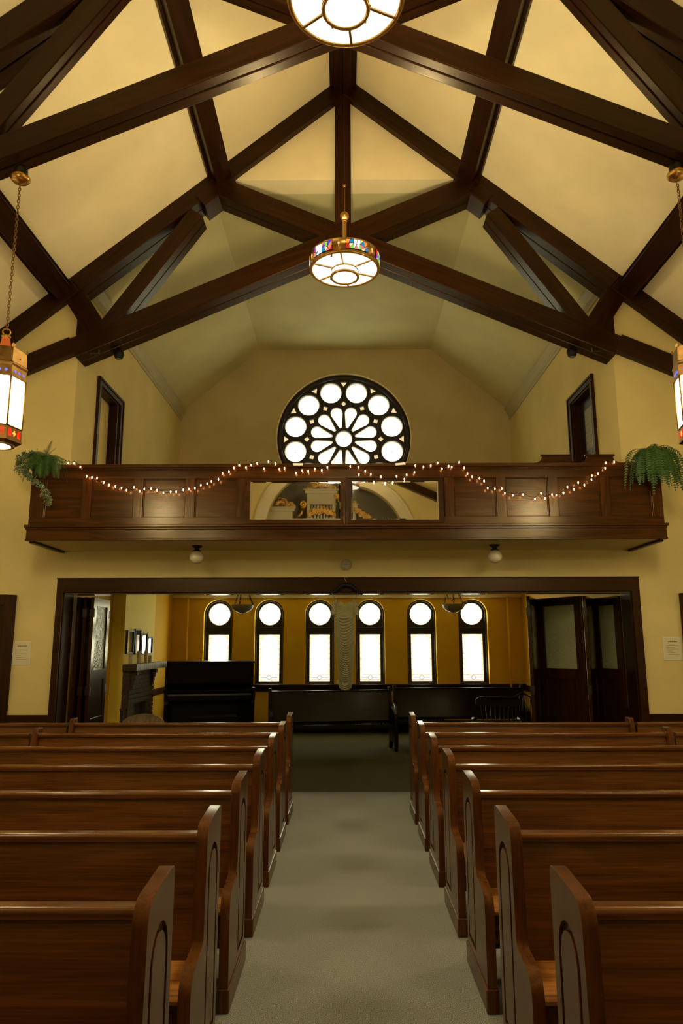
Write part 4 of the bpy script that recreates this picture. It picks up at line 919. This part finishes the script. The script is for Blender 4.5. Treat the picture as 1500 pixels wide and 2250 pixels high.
# ================================================================== DRESS ON HANGER
t = thing('clothes_hanger', 'black plastic hanger hooked over the opening trim, holding the dress', 'hanger', (0.005, 8.375, 2.30))
b = B()
for s_ in (-1, 1):
    pts = [(0, 0, 0.045), (s_ * 0.06, 0, 0.028), (s_ * 0.13, 0, -0.035), (s_ * 0.175, 0, -0.062), (s_ * 0.195, 0, -0.072)]
    b.tube(pts, [0.028, 0.026, 0.018, 0.015, 0.012], 8)
b.tube([(-0.17, 0, -0.072), (0.17, 0, -0.072)], 0.004, 6); b.obj('hanger_body', M['charcoal'], t)
b = B(); b.tube([(0, 0, 0.05), (0.0, 0, 0.085), (-0.012, 0.004, 0.10), (-0.018, 0.01, 0.116), (-0.01, 0.02, 0.132), (0.006, 0.026, 0.134), (0.012, 0.028, 0.122)], 0.0028, 6); b.obj('hook', M['pipe'], t)
def dress():
    t = thing('dress', 'pale draped sleeveless dress hanging in front of the back room windows', 'dress', (-0.01, 8.36, 2.155))
    b = B(); nz, na = 300, 56
    Ws = [(0, .118), (-.03, .121), (-.10, .120), (-.16, .112), (-.24, .108), (-.32, .112), (-.45, .108), (-.60, .100), (-.75, .090), (-.87, .080), (-.95, .078), (-1.0, .070)]
    def wz(z):
        for (z0, w0), (z1, w1) in zip(Ws, Ws[1:]):
            if z <= z0 and z >= z1: return w0 + (w1 - w0) * (z - z0) / (z1 - z0)
        return Ws[-1][1]
    vs = []
    for i in range(nz + 1):
        z = -1.0 * i / nz
        for k in range(na):
            a = 2 * PI * k / na; w_ = wz(z); u = math.cos(a)
            if z > -.95: x = w_ * u
            else: x = w_ * u
            d = 0.035 * (1 if z < -.05 else (0.5 + (-z) * 10))
            y = d * math.sin(a)
            zz = z
            if z > -.14:   # sweetheart neckline
                top = (0.020 * math.cos(2 * PI * abs(u) - PI) - 0.012) * max(0, 1 + z / .08) if z > -.08 else 0; zz += top * 0.9 - (0.02 if z > -.08 else 0) * max(0, 1 + z / .08)
                # bust
                y -= 0.018 * max(0, math.sin(a) * -1) * math.exp(-((abs(u) - .5) / .28) ** 2) * math.exp(-((z + .07) / .04) ** 2)
            if math.sin(a) < 0.05:
                amp = 0.010 + 0.008 * min(1, -z)
                if z < -.2:
                    ph = (z - 0.050 * (1 - u * u) ** 1.0 * -1 * (-1) * -1) if False else (z + 0.085 * (1 - u * u))
                    f = 26; s1 = math.sin(PI * ph * f * (1 - 0.35 * z) + 0.5 * math.sin(4 * u + 9 * z) + 0.8 * math.sin(7 * z)); y -= amp * (1 - abs(s1)) ** 1.0 * 2.2 * (0.35 + 0.65 * (1 - u ** 4))
                elif z < -.04:
                    ph = z * 1.0 + 0.05 * abs(u) ; s1 = math.sin(2 * PI * ph * 38 + 3 * u); y -= 0.0018 * s1
            vs.append((x + 0.010 * math.sin(6 * z) * 0.4, y, zz - (0.030 * (1 - u * u) if z < -.93 else 0)))
    fs = []
    for i in range(nz):
        for k in range(na): fs.append((i * na + k, i * na + (k + 1) % na, (i + 1) * na + (k + 1) % na, (i + 1) * na + k))
    b.add(vs, fs, 0, True); b.obj('dress_body', M['dress'], t)
    for s_ in (-1, 1):
        b = B(); b.tube([(s_ * 0.112, -0.005, -0.005), (s_ * 0.128, -0.006, 0.04), (s_ * 0.152, -0.004, 0.088), (s_ * 0.152, 0.014, 0.089)], 0.0045, 5); b.obj('shoulder_strap', M['dress'], t)
        b = B()
        n1, n2 = 24, 20; vs = []
        for i in range(n1 + 1):
            q = i / n1
            for k in range(n2):
                a = 2 * PI * k / n2; vs.append((s_ * (0.122 + 0.014 * q + (0.026 + 0.004 * q) * math.cos(a)), -0.01 + 0.02 * math.sin(a) * (1 + .15 * math.sin(a * 6)), 0.0 - 0.165 * q - 0.02 * (1 - q) * math.cos(a) - 0.012 * math.cos(a) * q))
        fs = [(i * n2 + k, i * n2 + (k + 1) % n2, (i + 1) * n2 + (k + 1) % n2, (i + 1) * n2 + k) for i in range(n1) for k in range(n2)]
        b.add(vs, fs, 0, True); b.obj('draped_sleeve', M['dress'], t)
        b = B(); vs = []
        for i in range(9):
            q = i / 8; vs.append((s_ * (0.068 + 0.028 * q), -0.012 - 0.006 * math.sin(3 * q), -0.955 + 0.012 * math.sin(8 * q))); vs.append((s_ * (0.074 + 0.012 * q), -0.01, -0.905))
        b.add(vs, [(2 * i, 2 * i + 2, 2 * i + 3, 2 * i + 1) for i in range(8)]); b.obj('hem_ruffle', M['dress'], t)
dress()

# ================================================================== NOTICES
def notice(x0, x1, z0, z1, lab):
    t = thing('notice', lab, 'notice', ((x0 + x1) / 2, YW, z0), 0, 'notices beside the side doors'); w_ = (x1 - x0) / 2; h = z1 - z0
    b = B(); b.box(-w_, w_, -0.008, -0.001, 0, h); b.obj('holder', M['white'], t, 0.002)
    b = B(); b.box(-w_ + .006, w_ - .006, -0.0095, -0.008, .006, h - .006); b.obj('sheet', M['paper'], t)
    b = B(); rnd = random.Random(5)
    def line(z, xa, xb, th):
        x = xa
        while x < xb:
            l = min(xb - x, rnd.uniform(.006, .022)); b.box(x, x + l, -0.0102, -0.0095, z - th / 2, z + th / 2); x += l + .0035
    line(h * .80, -w_ * .45, w_ * .55, .010)
    for i, (a_, c_) in enumerate(((-.7, .65), (-.7, .2), (-.68, .6), (-.6, 0), (-.56, .22), (-.56, .68))): line(h * (.63 - .078 * i), w_ * a_, w_ * c_, .0035)
    b.obj('printed_lines', M['ink'], t)
notice(-3.925, -3.708, 1.415, 1.69, 'printed notice in a plastic holder left of the wide opening')
notice(3.717, 3.935, 1.455, 1.722, 'printed notice in a plastic holder right of the wide opening')

# ================================================================== FOLDING DOORS
def leaf(name, p0, p1, lab, glassmat):
    """one leaf of a folding door between two plan points"""
    p0 = Vector((*p0, 0)); p1 = Vector((*p1, 0)); d = p1 - p0; L = d.length; a = math.atan2(d.y, d.x)
    t = thing(name, lab, 'door leaf', (p0.x, p0.y, 0.01), a, 'folding door leaves')
    fr = lambda u, v, q: (u, q, v); H = 2.225; st = min(0.115, L * .2)
    gl = [(st, 1.33), (L - st, 1.33), (L - st, 2.12), (st, 2.12)]
    pans = [[(st, z0), (L - st, z0), (L - st, z1), (st, z1)] for z0, z1 in ((0.2, 0.62), (0.74, 1.20))]
    b = B(); b.plate([(0.004, 0), (L - 0.004, 0), (L - 0.004, H), (0.004, H)], [gl] + pans, -0.02, 0.02, fr); b.obj('door_frame', M['door'], t, 0.003)
    b = B(); b.plate(gl, (), -0.003, 0.003, fr); b.obj('glass', glassmat, t)
    for pp in pans:
        b = B(); b.plate(pp, (), -0.007, 0.007, fr); b.obj('panel', M['door'], t)
    for z in (0.30, 1.08, 2.03):
        b = B(); b.box(-0.008, 0.05, -0.026, 0.026, z - .05, z + .05); b.tube([(0, -0.024, z - .06), (0, -0.024, z + .06)], 0.006, 6); b.obj('hinge', M['iron'], t)
    return t
RP = [(2.26, 8.84), (2.53, 9.50), (2.955, 8.84), (3.27, 9.44), (3.425, 8.86)]
nmR = ['inner end leaf of the right folding door, seen almost edge-on', 'broad leaf of the right folding door showing its ribbed glass', 'narrow-looking folded leaf of the right door behind the broad one', 'outer leaf of the right folding door against the jamb']
for i in range(4):
    a, c = Vector(RP[i]), Vector(RP[i + 1]); d = (c - a).normalized() * 0.030
    leaf('folding_door_leaf', a + d, c - d, nmR[i], M['obscure'])
LP = [(-3.165, 8.84), (-3.185, 9.56), (-3.255, 8.84), (-3.285, 9.50), (-3.345, 8.84)]
nmL = ['open leaf of the left folding door with rippled glass', 'first folded leaf behind the open left leaf', 'middle folded leaf of the left door stack', 'outermost folded leaf of the left door against the jamb']
for i in range(4):
    a, c = Vector(LP[i]), Vector(LP[i + 1]); d = Vector((0, 0.02 if c.y > a.y else -0.02))
    leaf('folding_door_leaf', a + d, c - d, nmL[i], M['obscure'])

# ================================================================== FIREPLACE
fp = thing('fireplace', 'dark brick fireplace with a pale brick mantel in the back room', 'fireplace', (-3.24, 11.35, 0))
FX = 0.10; y0, y1 = -0.86, 0.42     # depth from the breast (+x), extent along y (local)
ZT = 1.27
b = B(); fr = lambda u, v, q: (q, u, v)
b.plate([(y0, 0), (y1, 0), (y1, ZT), (y0, ZT)], [[(-.50, .0001), (.10, .0001), (.10, .78), (-.50, .78)]] if False else (), 0.002, FX - 0.012, fr) if False else None
b.box(0.0, FX - .012, y0 + .004, -.52, 0, ZT); b.box(0.0, FX - .012, .12, y1 - .004, 0, ZT); b.box(0.0, FX - .012, -.52, .12, .78, ZT); b.obj('mortar_core', M['mortar'], fp)
b = B(); b.box(0.0, 0.01, -.52, .12, 0, .78); b.obj('firebox', M['matt_black'], fp)  # thin near-black sheet filling the firebox opening
bw, bh, bd = 0.205, 0.062, 0.05
bk = B(); bk.box(FX - .03, FX, 0.004, bw - .004, 0.004, bh - .004); bkm = bk.mesh('brick', M['brick'])
bk2 = B(); bk2.box(FX - .03, FX, 0.004, bw / 2 - .004, 0.004, bh - .004); bkm2 = bk2.mesh('brick', M['brick'])
nb = 0
rows = int(ZT / 0.0667)
for r in range(rows):
    z = r * 0.0667; y = y0 + (0 if r % 2 else -bw / 2)
    while y < y1 - 0.02:
        ya, yb = max(y, y0), min(y + bw, y1)
        if yb - ya > 0.05:
            inside = z < .76 and ya > -.56 and yb < .16
            cross = z < .76 and not (yb < -.50 or ya > .10)
            if not cross:
                me = bkm if yb - ya > .15 else bkm2
                o = put('brick', me, fp, 0, ((random.uniform(0, .003)), ya, z)); nb += 1
        y += bw
# return face bricks towards the camera
bs = B(); bs.box(0.0, FX - .012, -0.012, 0.0, 0.004, bh - .004); bsm = bs.mesh('brick', M['brick'])
for r in range(rows): put('brick', bsm, fp, 0, (0, y0 + .004, r * .0667)); nb += 1
# corbels
for yc in (-0.74, 0.30):
    for j, (z, d) in enumerate(((1.205, .085), (1.14, .065), (1.075, .045), (1.01, .03))):
        b = B(); b.box(FX - .01, FX + d, yc - .05, yc + .05, z, z + .06); b.obj('corbel_brick', M['brick'], fp)
# mantel of soldier bricks
m0, m1 = -0.90, 0.86
b = B(); b.box(-.16, FX + .10, m0 + .01, m1 - .01, 1.275, 1.365) if False else b.box(0.0, FX + .09, m0 + .01, m1 - .01, 1.275, 1.362); b.obj('mantel_core', M['mortar'], fp)
mb = B(); mb.box(0.06, FX + .105, .003, .064, 1.272, 1.368); mbm = mb.mesh('mantel_brick', M['brickl'])
k = m0
while k < m1 - .03:
    put('mantel_brick', mbm, fp, 0, (random.uniform(0, .003), k, 0)); k += .0672
mb = B(); mb.box(.003, .064, -.012, .05, 1.272, 1.366); mbm2 = mb.mesh('mantel_brick', M['brick'])
for k in range(3): put('mantel_brick', mbm2, fp, 0, (-.0 + k * .066, m0, 0))
# candles
for i, (x, y, h, lab) in enumerate(((-3.165, 10.58, .135, 'short pillar candle at the near end of the mantel'), (-3.165, 10.99, .18, 'tall pillar candle under the second picture frame'), (-3.165, 11.38, .185, 'tall pillar candle under the third picture frame'), (-3.165, 11.62, .11, 'lowest pillar candle at the far side of the mantel group'))):
    t = thing('candle', lab, 'candle', (x, y, 1.368), 0, 'pillar candles on the mantel')
    b = B(); b.lathe([(.001, 0), (.029, 0), (.03, .004), (.03, h - .006), (.026, h), (.014, h - .006), (.001, h - .008)], 18); b.obj('wax_body', M['candle'], t)
    b = B(); b.tube([(0, 0, h - .01), (0.002, 0, h + .012)], .0015, 5); b.obj('wick', M['charcoal'], t)
# picture frames standing/hanging above the mantel
for i, (ya, yb, z0, z1, lab) in enumerate(((10.52, 10.85, 1.515, 1.86, 'nearest of four picture frames on the chimney wall, dark picture'), (10.90, 11.22, 1.50, 1.885, 'second picture frame on the chimney wall, reflecting a window'), (11.27, 11.58, 1.495, 1.835, 'third picture frame on the chimney wall, pale reflection'), (11.63, 11.90, 1.495, 1.765, 'smallest picture frame, furthest along the chimney wall'))):
    t = thing('picture_frame', lab, 'picture frame', (-3.24, (ya + yb) / 2, z0), 0, 'picture frames above the mantel'); t.rotation_euler = (0, 0, math.radians((0.3, 0, 0, 0.2)[i]))
    w_ = (yb - ya) / 2; h = z1 - z0; fr = lambda u, v, q: (q, u, v)
    b = B(); b.plate([(-w_, 0), (w_, 0), (w_, h), (-w_, h)], [[(-w_ + .02, .02), (w_ - .02, .02), (w_ - .02, h - .02), (-w_ + .02, h - .02)]], 0.012, .035, fr); b.obj('frame', M['charcoal'], t, .002)
    b = B(); b.plate([(-w_ + .018, .018), (w_ - .018, .018), (w_ - .018, h - .018), (-w_ + .018, h - .018)], (), .014, .02, fr); b.obj('picture', M['picture'], t)
# fire tools beside the fireplace
t = thing('fire_tool_stand', 'dark iron fire tools leaning beside the fireplace', 'fire tools', (-3.10, 10.1, 0))
b = B(); b.lathe([(.001, 0), (.11, 0), (.11, .015), (.02, .03), (.001, .03)], 16); b.tube([(0, 0, .02), (0, 0, .78)], .009, 8); b.obj('stand', M['iron'], t)
for j, (dx, dy) in enumerate(((.07, .02), (-.05, .06), (.0, -.08))):
    b = B(); b.tube([(dx, dy, .10), (dx * .8, dy * .8, .74)], .007, 6); b.sphere((dx * .8, dy * .8, .76), .018, 8); b.box(dx - .04, dx + .04, dy - .008, dy + .008, .05, .16); b.obj('tool', M['iron'], t)

# ================================================================== PIANO
pn = thing('upright_piano', 'black upright piano against the far wall of the back room', 'piano', (-2.42, 12.80, 0), math.radians(13))
def pb(name, *boxes, mat='black', bev=.006):
    b = B()
    for q in boxes: b.box(*q)
    return b.obj(name, M[mat], pn, bev)
W_ = .755
pb('top_lid', (-W_ - .015, W_ + .015, -.32, .30, 1.325, 1.36)); pb('side_panel', (-W_, -W_ + .045, -.30, .29, 0, 1.325)); pb('side_panel', (W_ - .045, W_, -.30, .29, 0, 1.325))
pb('upper_panel', (-W_ + .045, W_ - .045, -.29, -.26, .99, 1.325), (-W_ + .1, W_ - .1, -.297, -.29, 1.05, 1.28)); pb('lower_panel', (-W_ + .045, W_ - .045, -.24, -.21, .12, .72), (-W_ + .12, W_ - .12, -.25, -.24, .2, .66))
pb('keybed', (-W_, W_, -.56, -.2, .72, .80)); pb('key_cover', (-W_ + .05, W_ - .05, -.53, -.26, .86, .89)); pb('music_desk', (-.40, .40, -.31, -.297, .99, 1.20)); pb('back_panel', (-W_ + .045, W_ - .045, .25, .29, 0, 1.325)); pb('bottom_rail', (-W_ + .045, W_ - .045, -.26, -.2, 0, .12))
for s_ in (-1, 1):
    x0, x1 = sorted((s_ * W_, s_ * (W_ - .055))); pb('arm', (x0, x1, -.60, -.28, .72, .92))
    x0, x1 = sorted((s_ * (W_ - .005), s_ * (W_ - .07))); b = B(); b.plate([(-.55, .0), (-.47, .0), (-.45, .45), (-.47, .60), (-.30, .72), (-.57, .72), (-.585, .66), (-.54, .60), (-.525, .45)], (), x0, x1, lambda u, v, q: (q, u, v)); b.obj('leg', M['black'], pn, .006)
for k in range(2): pb('pedal', ((-.06, .06)[k] - .015, (-.06, .06)[k] + .015, -.36, -.24, .06, .075), mat='abrass', bev=.003)
pb('keys', (-W_ + .06, W_ - .06, -.53, -.36, .80, .825), mat='key', bev=0)
bn = thing('piano_bench', 'dark bench in front of the upright piano', 'bench', (-2.15, 11.75, 0), math.radians(14))
b = B(); b.box(-.38, .38, -.17, .17, .47, .52); b.obj('seat', M['black'], bn, .008)
b = B(); b.box(-.35, .35, -.14, .14, .40, .47); b.obj('apron', M['black'], bn, .004)
for sx in (-1, 1):
    for sy in (-1, 1):
        b = B(); b.lathe([(.016, 0), (.018, .1), (.024, .3), (.026, .42)], 8, (sx * .33, sy * .12, 0)); b.obj('leg', M['black'], bn)

# ================================================================== REAR PEWS, RADIATOR, CHAIRS
def back_pew(lab, x0, y0, x1, y1, rail=.90):
    d = Vector((x1 - x0, y1 - y0, 0)); L = d.length; a = math.atan2(d.y, d.x)
    t = thing('dark_pew', lab, 'pew', (x0, y0, 0), a, 'dark pews along the back room windows')
    fr = lambda u, v, q: (q, u, v)
    P_ = [(-.46, 0), (-.46, .50), (-.44, .56), (-.36, .60), (-.30, .62), (-.12, .66), (-.06, .72), (-.02, .93), (.0, .955), (.05, .955), (.06, .93), (.0, .4), (.0, 0), (-.06, 0), (-.10, .12), (-.36, .12), (-.40, 0)]
    for x in (0, L - .05):
        b = B(); b.plate(P_, (), x, x + .05, fr); b.obj('end_panel', M['black'], t, .006)
    b = B(); b.plate([(-.10, .44), (.0, rail), (.022, rail), (-.06, .40)], (), .05, L - .05, fr); b.obj('backrest', M['black'], t)
    b = B(); b.plate([(-.015, rail - .01), (-.015, rail + .012), (.03, rail + .012), (.035, rail - .01)], (), .05, L - .05, fr); b.obj('top_rail', M['black'], t, .004)
    b = B(); b.plate([(-.45, .36), (-.45, .40), (-.08, .385), (-.08, .345)], (), .05, L - .05, fr); b.obj('seat', M['black'], t, .004)
    return t
back_pew('dark pew set at a slant, under the dress and next to the piano', -1.24, 11.62, .74, 11.93)
back_pew('dark pew standing straight along the right windows', .80, 12.42, 3.02, 12.42)
rd = thing('radiator', 'low ribbed radiator under the middle windows behind the dark pews', 'radiator', (.05, 13.86, 0))
sb = B(); sb.tube([(0, 0, .07), (0, 0, .66)], .019, 8); sb.tube([(0, -.05, .07), (0, -.05, .66)], .019, 8); sb.tube([(0, 0, .66), (0, -.05, .66)], .022, 8); sb.tube([(0, 0, .08), (0, -.05, .08)], .022, 8); sm_ = sb.mesh('radiator_section', M['rad'])
for k in range(24): put('radiator_section', sm_, rd, 0, (-1.12 + k * .058, 0, 0))
for s_ in (-1.12, .214):
    b = B(); b.box(s_ - .02, s_ + .02, -.06, .01, 0, .08); b.obj('foot', M['rad'], rd)
dup(rd, (1.62, 13.86, 0), None, 'low ribbed radiator under the right windows behind the straight dark pew')
rd['group'] = 'radiators under the windows'
b = B(); b.box(-3.42, 3.46, YB - .03, YB, 0, .16); struct('baseboard_back_room', b, M['trim'])
for x, lab in ((-3.09, 'painted heating pipe on the far wall, left of the windows'), (3.16, 'painted heating pipe on the far wall, right of the windows')):
    b = B(); b.tube([(0, 0, .0), (0, 0, 2.56)], .022, 10); b.lathe([(.034, .0), (.034, .02), (.023, .025)], 12); tag(b.obj('pipe', M['ochre'], None, 0, (x, YB - .10, 0)), lab, 'pipe', 'pipes on the far wall')
# round-topped wooden chair seen from behind the left pews
c1 = thing('wooden_chair', 'chair with worn rounded plank back behind the last left pew', 'chair', (-2.42, 8.72, 0), math.radians(3))
def cp(n_, b, mat, par=c1, bev=0.004): return b.obj(n_, M[mat], par, bev)
b = B(); pts = [(-.26, .52), (.26, .52)] + [(.26 * math.cos(a), .66 + .155 * math.sin(a) ** 0.8) for a in [PI * k / 18 for k in range(1, 18)]]
pts = [(-.25, .50), (.25, .50), (.262, .62), (.262, .70), (.24, .755), (.19, .795), (.10, .822), (0, .83), (-.10, .822), (-.19, .795), (-.24, .755), (-.262, .70), (-.262, .62)]
b.plate(pts, [], -.012, .012, lambda u, v, q: (u, q + .06 - 1.1 * u * u, v)); cp('backrest', b, 'tan')
b = B(); b.plate(circ(0, .22, .23, 20), (), .43, .465, lambda u, v, q: (u, v + .02, q)); cp('seat', b, 'tan')
for sx in (-1, 1):
    b = B(); b.tube([(sx * .16, .05, .45), (sx * .20, .02, .58)], .014, 8); cp('back_post', b, 'tan', bev=0)
    b = B(); b.tube([(sx * .262, -.02, .63), (sx * .27, -.02, .74)], .010, 8); cp('brass_cap', b, 'brass', bev=0)
    for y in (.08, .40):
        b = B(); b.tube([(sx * .14, y, .44), (sx * .20, y + (.05 if y > .2 else -.04), 0)], [.016, .012], 8); cp('leg', b, 'tan', bev=0)
# spindle back captain chair
c2 = thing('captain_chair', 'black spindle-back armchair behind the last right pew', 'chair', (1.93, 9.30, 0), math.radians(-4))
def cp2(n_, b, mat='black', bev=0.0): return b.obj(n_, M[mat], c2, bev)
b = B(); n = 16; vs = []
crest = [(-.285, .895), (-.28, .955), (-.24, .985), (0, .995), (.24, .985), (.28, .955), (.285, .895), (.26, .875), (0, .872), (-.26, .875)]
b.plate(crest, (), -.014, .014, lambda u, v, q: (u, q - .16 + 1.6 * u * u, v)); cp2('crest_rail', b, bev=.006)
b = B(); b.plate([(-.25, -.22), (.25, -.22), (.27, .05), (.24, .24), (-.24, .24), (-.27, .05)], (), .42, .46, lambda u, v, q: (u, v, q)); cp2('seat', b, bev=.01)
for k in range(9):
    x = -.22 + .055 * k; b = B(); b.tube([(x * .85, -.19, .45), (x * 1.0, -.16 + 1.6 * x * x, .885)], .007, 6); cp2('spindle', b)
for sx in (-1, 1):
    b = B(); b.tube([(sx * .26, -.06, .74), (sx * .30, .02, .70), (sx * .31, .12, .69), (sx * .29, .24, .685), (sx * .27, .28, .67)], [.014, .018, .022, .026, .018], 8); cp2('arm', b)
    for y in (.02, .12, .21):
        b = B(); b.tube([(sx * .25, y, .45), (sx * .295, y, .69)], .009, 6); cp2('arm_spindle', b)
    for y in (-.17, .18):
        b = B(); b.tube([(sx * .19, y, .43), (sx * .24, y * 1.25, .2), (sx * .25, y * 1.35, 0)], [.018, .022, .013], 8); cp2('leg', b)
    b = B(); b.tube([(sx * .235, -.2, .18), (sx * .235, .22, .18)], .010, 6); cp2('stretcher', b)
c3 = thing('bow_back_chair', 'black bow-back chair half hidden behind the spindle armchair', 'chair', (2.52, 10.6, 0), math.radians(25))
b = B(); b.tube([(-.20, .0, .45), (-.22, -.02, .70), (-.17, -.05, .88), (0, -.07, .95), (.17, -.05, .88), (.22, -.02, .70), (.20, 0, .45)], .013, 8); b.obj('bow', M['black'], c3)
for k in range(6):
    x = -.14 + .056 * k; b = B(); b.tube([(x, .0, .45), (x * 1.15, -.05, .92 - abs(x) * .3)], .006, 6); b.obj('spindle', M['black'], c3)
b = B(); b.plate(circ(0, .18, .21, 20), (), .42, .455, lambda u, v, q: (u, v, q)); b.obj('seat', M['black'], c3, .008)
for sx in (-1, 1):
    for y in (.04, .33): b = B(); b.tube([(sx * .13, y, .43), (sx * .19, y + (.04 if y > .2 else -.05), 0)], [.015, .011], 8); b.obj('leg', M['black'], c3)

# alabaster bowl pendants
def bowl(x, lab):
    t = thing('bowl_pendant', lab, 'pendant light', (x, 11.0, 2.62), 0, 'bowl pendants in the back room')
    z = -.42
    b = B(); b.lathe([(.001, z - .085), (.012, z - .082), (.06, z - .070), (.12, z - .040), (.16, z + .0), (.172, z + .035), (.176, z + .05), (.168, z + .052), (.163, z + .035), (.11, z - .03), (.001, z - .06)], 32); b.obj('glass_bowl', M['alab'], t)
    b = B(); b.sphere((0, 0, z - .09), .010, 8); b.obj('finial', M['abrass'], t)
    for k in range(3):
        a = 2 * PI * k / 3 + .4; b = B(); chain(b, (.172 * math.cos(a), .172 * math.sin(a), z + .05), (.03 * math.cos(a), .03 * math.sin(a), -.05), .045, .005, .012); b.obj('chain', M['iron'], t)
        b = B(); b.sphere((.178 * math.cos(a), .178 * math.sin(a), z + .045), .012, 8); b.obj('chain_knob', M['brass'], t)
    b = B(); b.lathe([(.001, -.06), (.03, -.055), (.06, -.01), (.06, 0), (.001, 0)], 20); b.obj('canopy', M['iron'], t)
bowl(-1.60, 'stone-coloured bowl pendant on chains between the two left windows')
bowl(1.665, 'stone-coloured bowl pendant on chains before the two right windows')

# gallery bench backs peeking over the balcony rail
for x0, x1, lab in ((2.335, 2.70, 'curved wooden seat back above the balcony rail, left of the pair'), (2.87, 3.215, 'curved wooden seat back above the balcony rail, right of the pair')):
    t = thing('gallery_seat', lab, 'seat', ((x0 + x1) / 2, 8.20, 2.90), 0, 'seat backs in the gallery'); w_ = (x1 - x0) / 2; zt = 3.875 - 2.90
    fr = lambda u, v, q: (u, q, v)
    side = [(w_ - .012, zt - .02), (w_ - .014, zt - .04), (w_ - .006, zt - .06), (w_ + .012, zt - .08), (w_ + .04, zt - .095), (w_ + .08, zt - .10), (w_ + .08, zt - .30)]
    pts = [(-w_ + .012, zt - .02)] + side + [(w_ + .08, .42), (-w_ - .08, .42)] + [(-x, z) for x, z in reversed(side)][:-1]
    b = B(); b.plate(pts, (), -.012, .012, fr); b.obj('backrest', M['balc'], t, .004)
    b = B(); b.box(-w_ - .004, w_ + .004, -.022, .022, zt - .022, zt); b.obj('top_rail', M['balc'], t, .005)
    b = B(); b.box(-w_ - .06, w_ + .06, 0.0, .38, .40, .43); b.obj('seat', M['balc'], t, .006)
    for sx in (-1, 1):
        b = B(); b.box(sx * (w_ + .06) - .02, sx * (w_ + .06) + .02, -.012, .36, 0, .40); b.obj('leg', M['balc'], t)

# ================================================================== ORGAN (behind the camera, seen in the mirrors)
og = thing('pipe_organ', 'organ case with gilded carving, reflected in the balcony mirrors', 'organ', (0, YC - 1.4, 0))
def ob(n_, b, mat, bev=.005): return b.obj(n_, M[mat], og, bev)
def scroll(b, cx, cz, r, turns, a0, dirn, y=0.42, rt=0.03):
    pts = []; rs = []
    n = int(14 * turns)
    for i in range(n + 1):
        q = i / n; a = a0 + dirn * 2 * PI * turns * q; rr = r * (1 - .85 * q); pts.append((cx + rr * math.cos(a), y, cz + rr * math.sin(a))); rs.append(rt * (1 - .5 * q))
    b.tube(pts, rs, 6)
# y grows away from the arch here, so the front of the organ faces +y of the scene (towards the pews)
def tower(x0, x1, z0, z1, corn):
    b = B(); b.box(x0 - .06, x1 + .06, -.05, .46, z1, z1 + .08); b.box(x0 - .10, x1 + .10, -.05, .50, z1 + .08, z1 + .13); b.box(x0, x1, -.05, .40, z1 - .30, z1); b.box(x0 - .03, x1 + .03, -.05, .43, z1 - .33, z1 - .29); ob('cornice', b, 'arch')
    for x in (x0, x1 - .1):
        b = B(); b.box(x, x + .1, -.05, .40, z0, z1 - .33); ob('pilaster', b, 'arch')
    n = int((x1 - x0 - .2) / .085)
    for k in range(n):
        x = x0 + .1 + (k + .5) * (x1 - x0 - .2) / n; b = B(); b.lathe([(.034, z0), (.034, z1 - .34)], 12, (x, .30, 0)); ob('organ_pipe', b, 'pipe', 0)
tower(-.55, .30, 1.0, 5.62, 1); tower(-1.75, -.98, 1.0, 5.08, 1); tower(.80, 1.6, 1.0, 4.6, 1)
b = B(); b.box(-2.0, 1.9, -.05, .36, 0, 1.0); ob('base_case', b, 'arch')
rn = random.Random(4)
def carving(x0, x1, z0, z1, n, y=.44, r=.10):
    b = B()
    for k in range(n):
        q = (k + .5) / n; x = x0 + (x1 - x0) * q; hump = math.sin(PI * q); z = z0 + (z1 - z0) * hump * rn.uniform(.3, .9)
        scroll(b, x, z, r * rn.uniform(.7, 1.2), 1.4, rn.uniform(0, 6), rn.choice((-1, 1)), y, .026)
    ob('gilded_carving', b, 'gilt', 0)
carving(-.52, .27, 4.95, 5.26, 22, .44, .08); carving(-.55, .30, 5.76, 6.0, 14, .40, .09); carving(-1.78, -.95, 5.22, 5.50, 18, .40, .08)
for j in range(3): carving(.30 + .14 * j, .46 + .14 * j, 5.50 - .09 * j, 5.58 - .09 * j, 6, .40, .07)
b = B(); scroll(b, -.68, 5.30, .11, 1.5, -2, 1, .40, .045); b.tube([(-.66, .4, 5.18), (-.72, .4, 5.0), (-.86, .4, 4.9)], .05, 6); ob('gilded_volute', b, 'gilt', 0)
b = B()
for k in range(9):
    a = math.radians(20 + 17.5 * k); b.tube([(-1.36, .42, 5.24), (-1.36 + .2 * math.cos(a), .46, 5.24 + .2 * math.sin(a) + .02)], [.012, .035], 6)
ob('gilded_shell', b, 'gilt', 0)
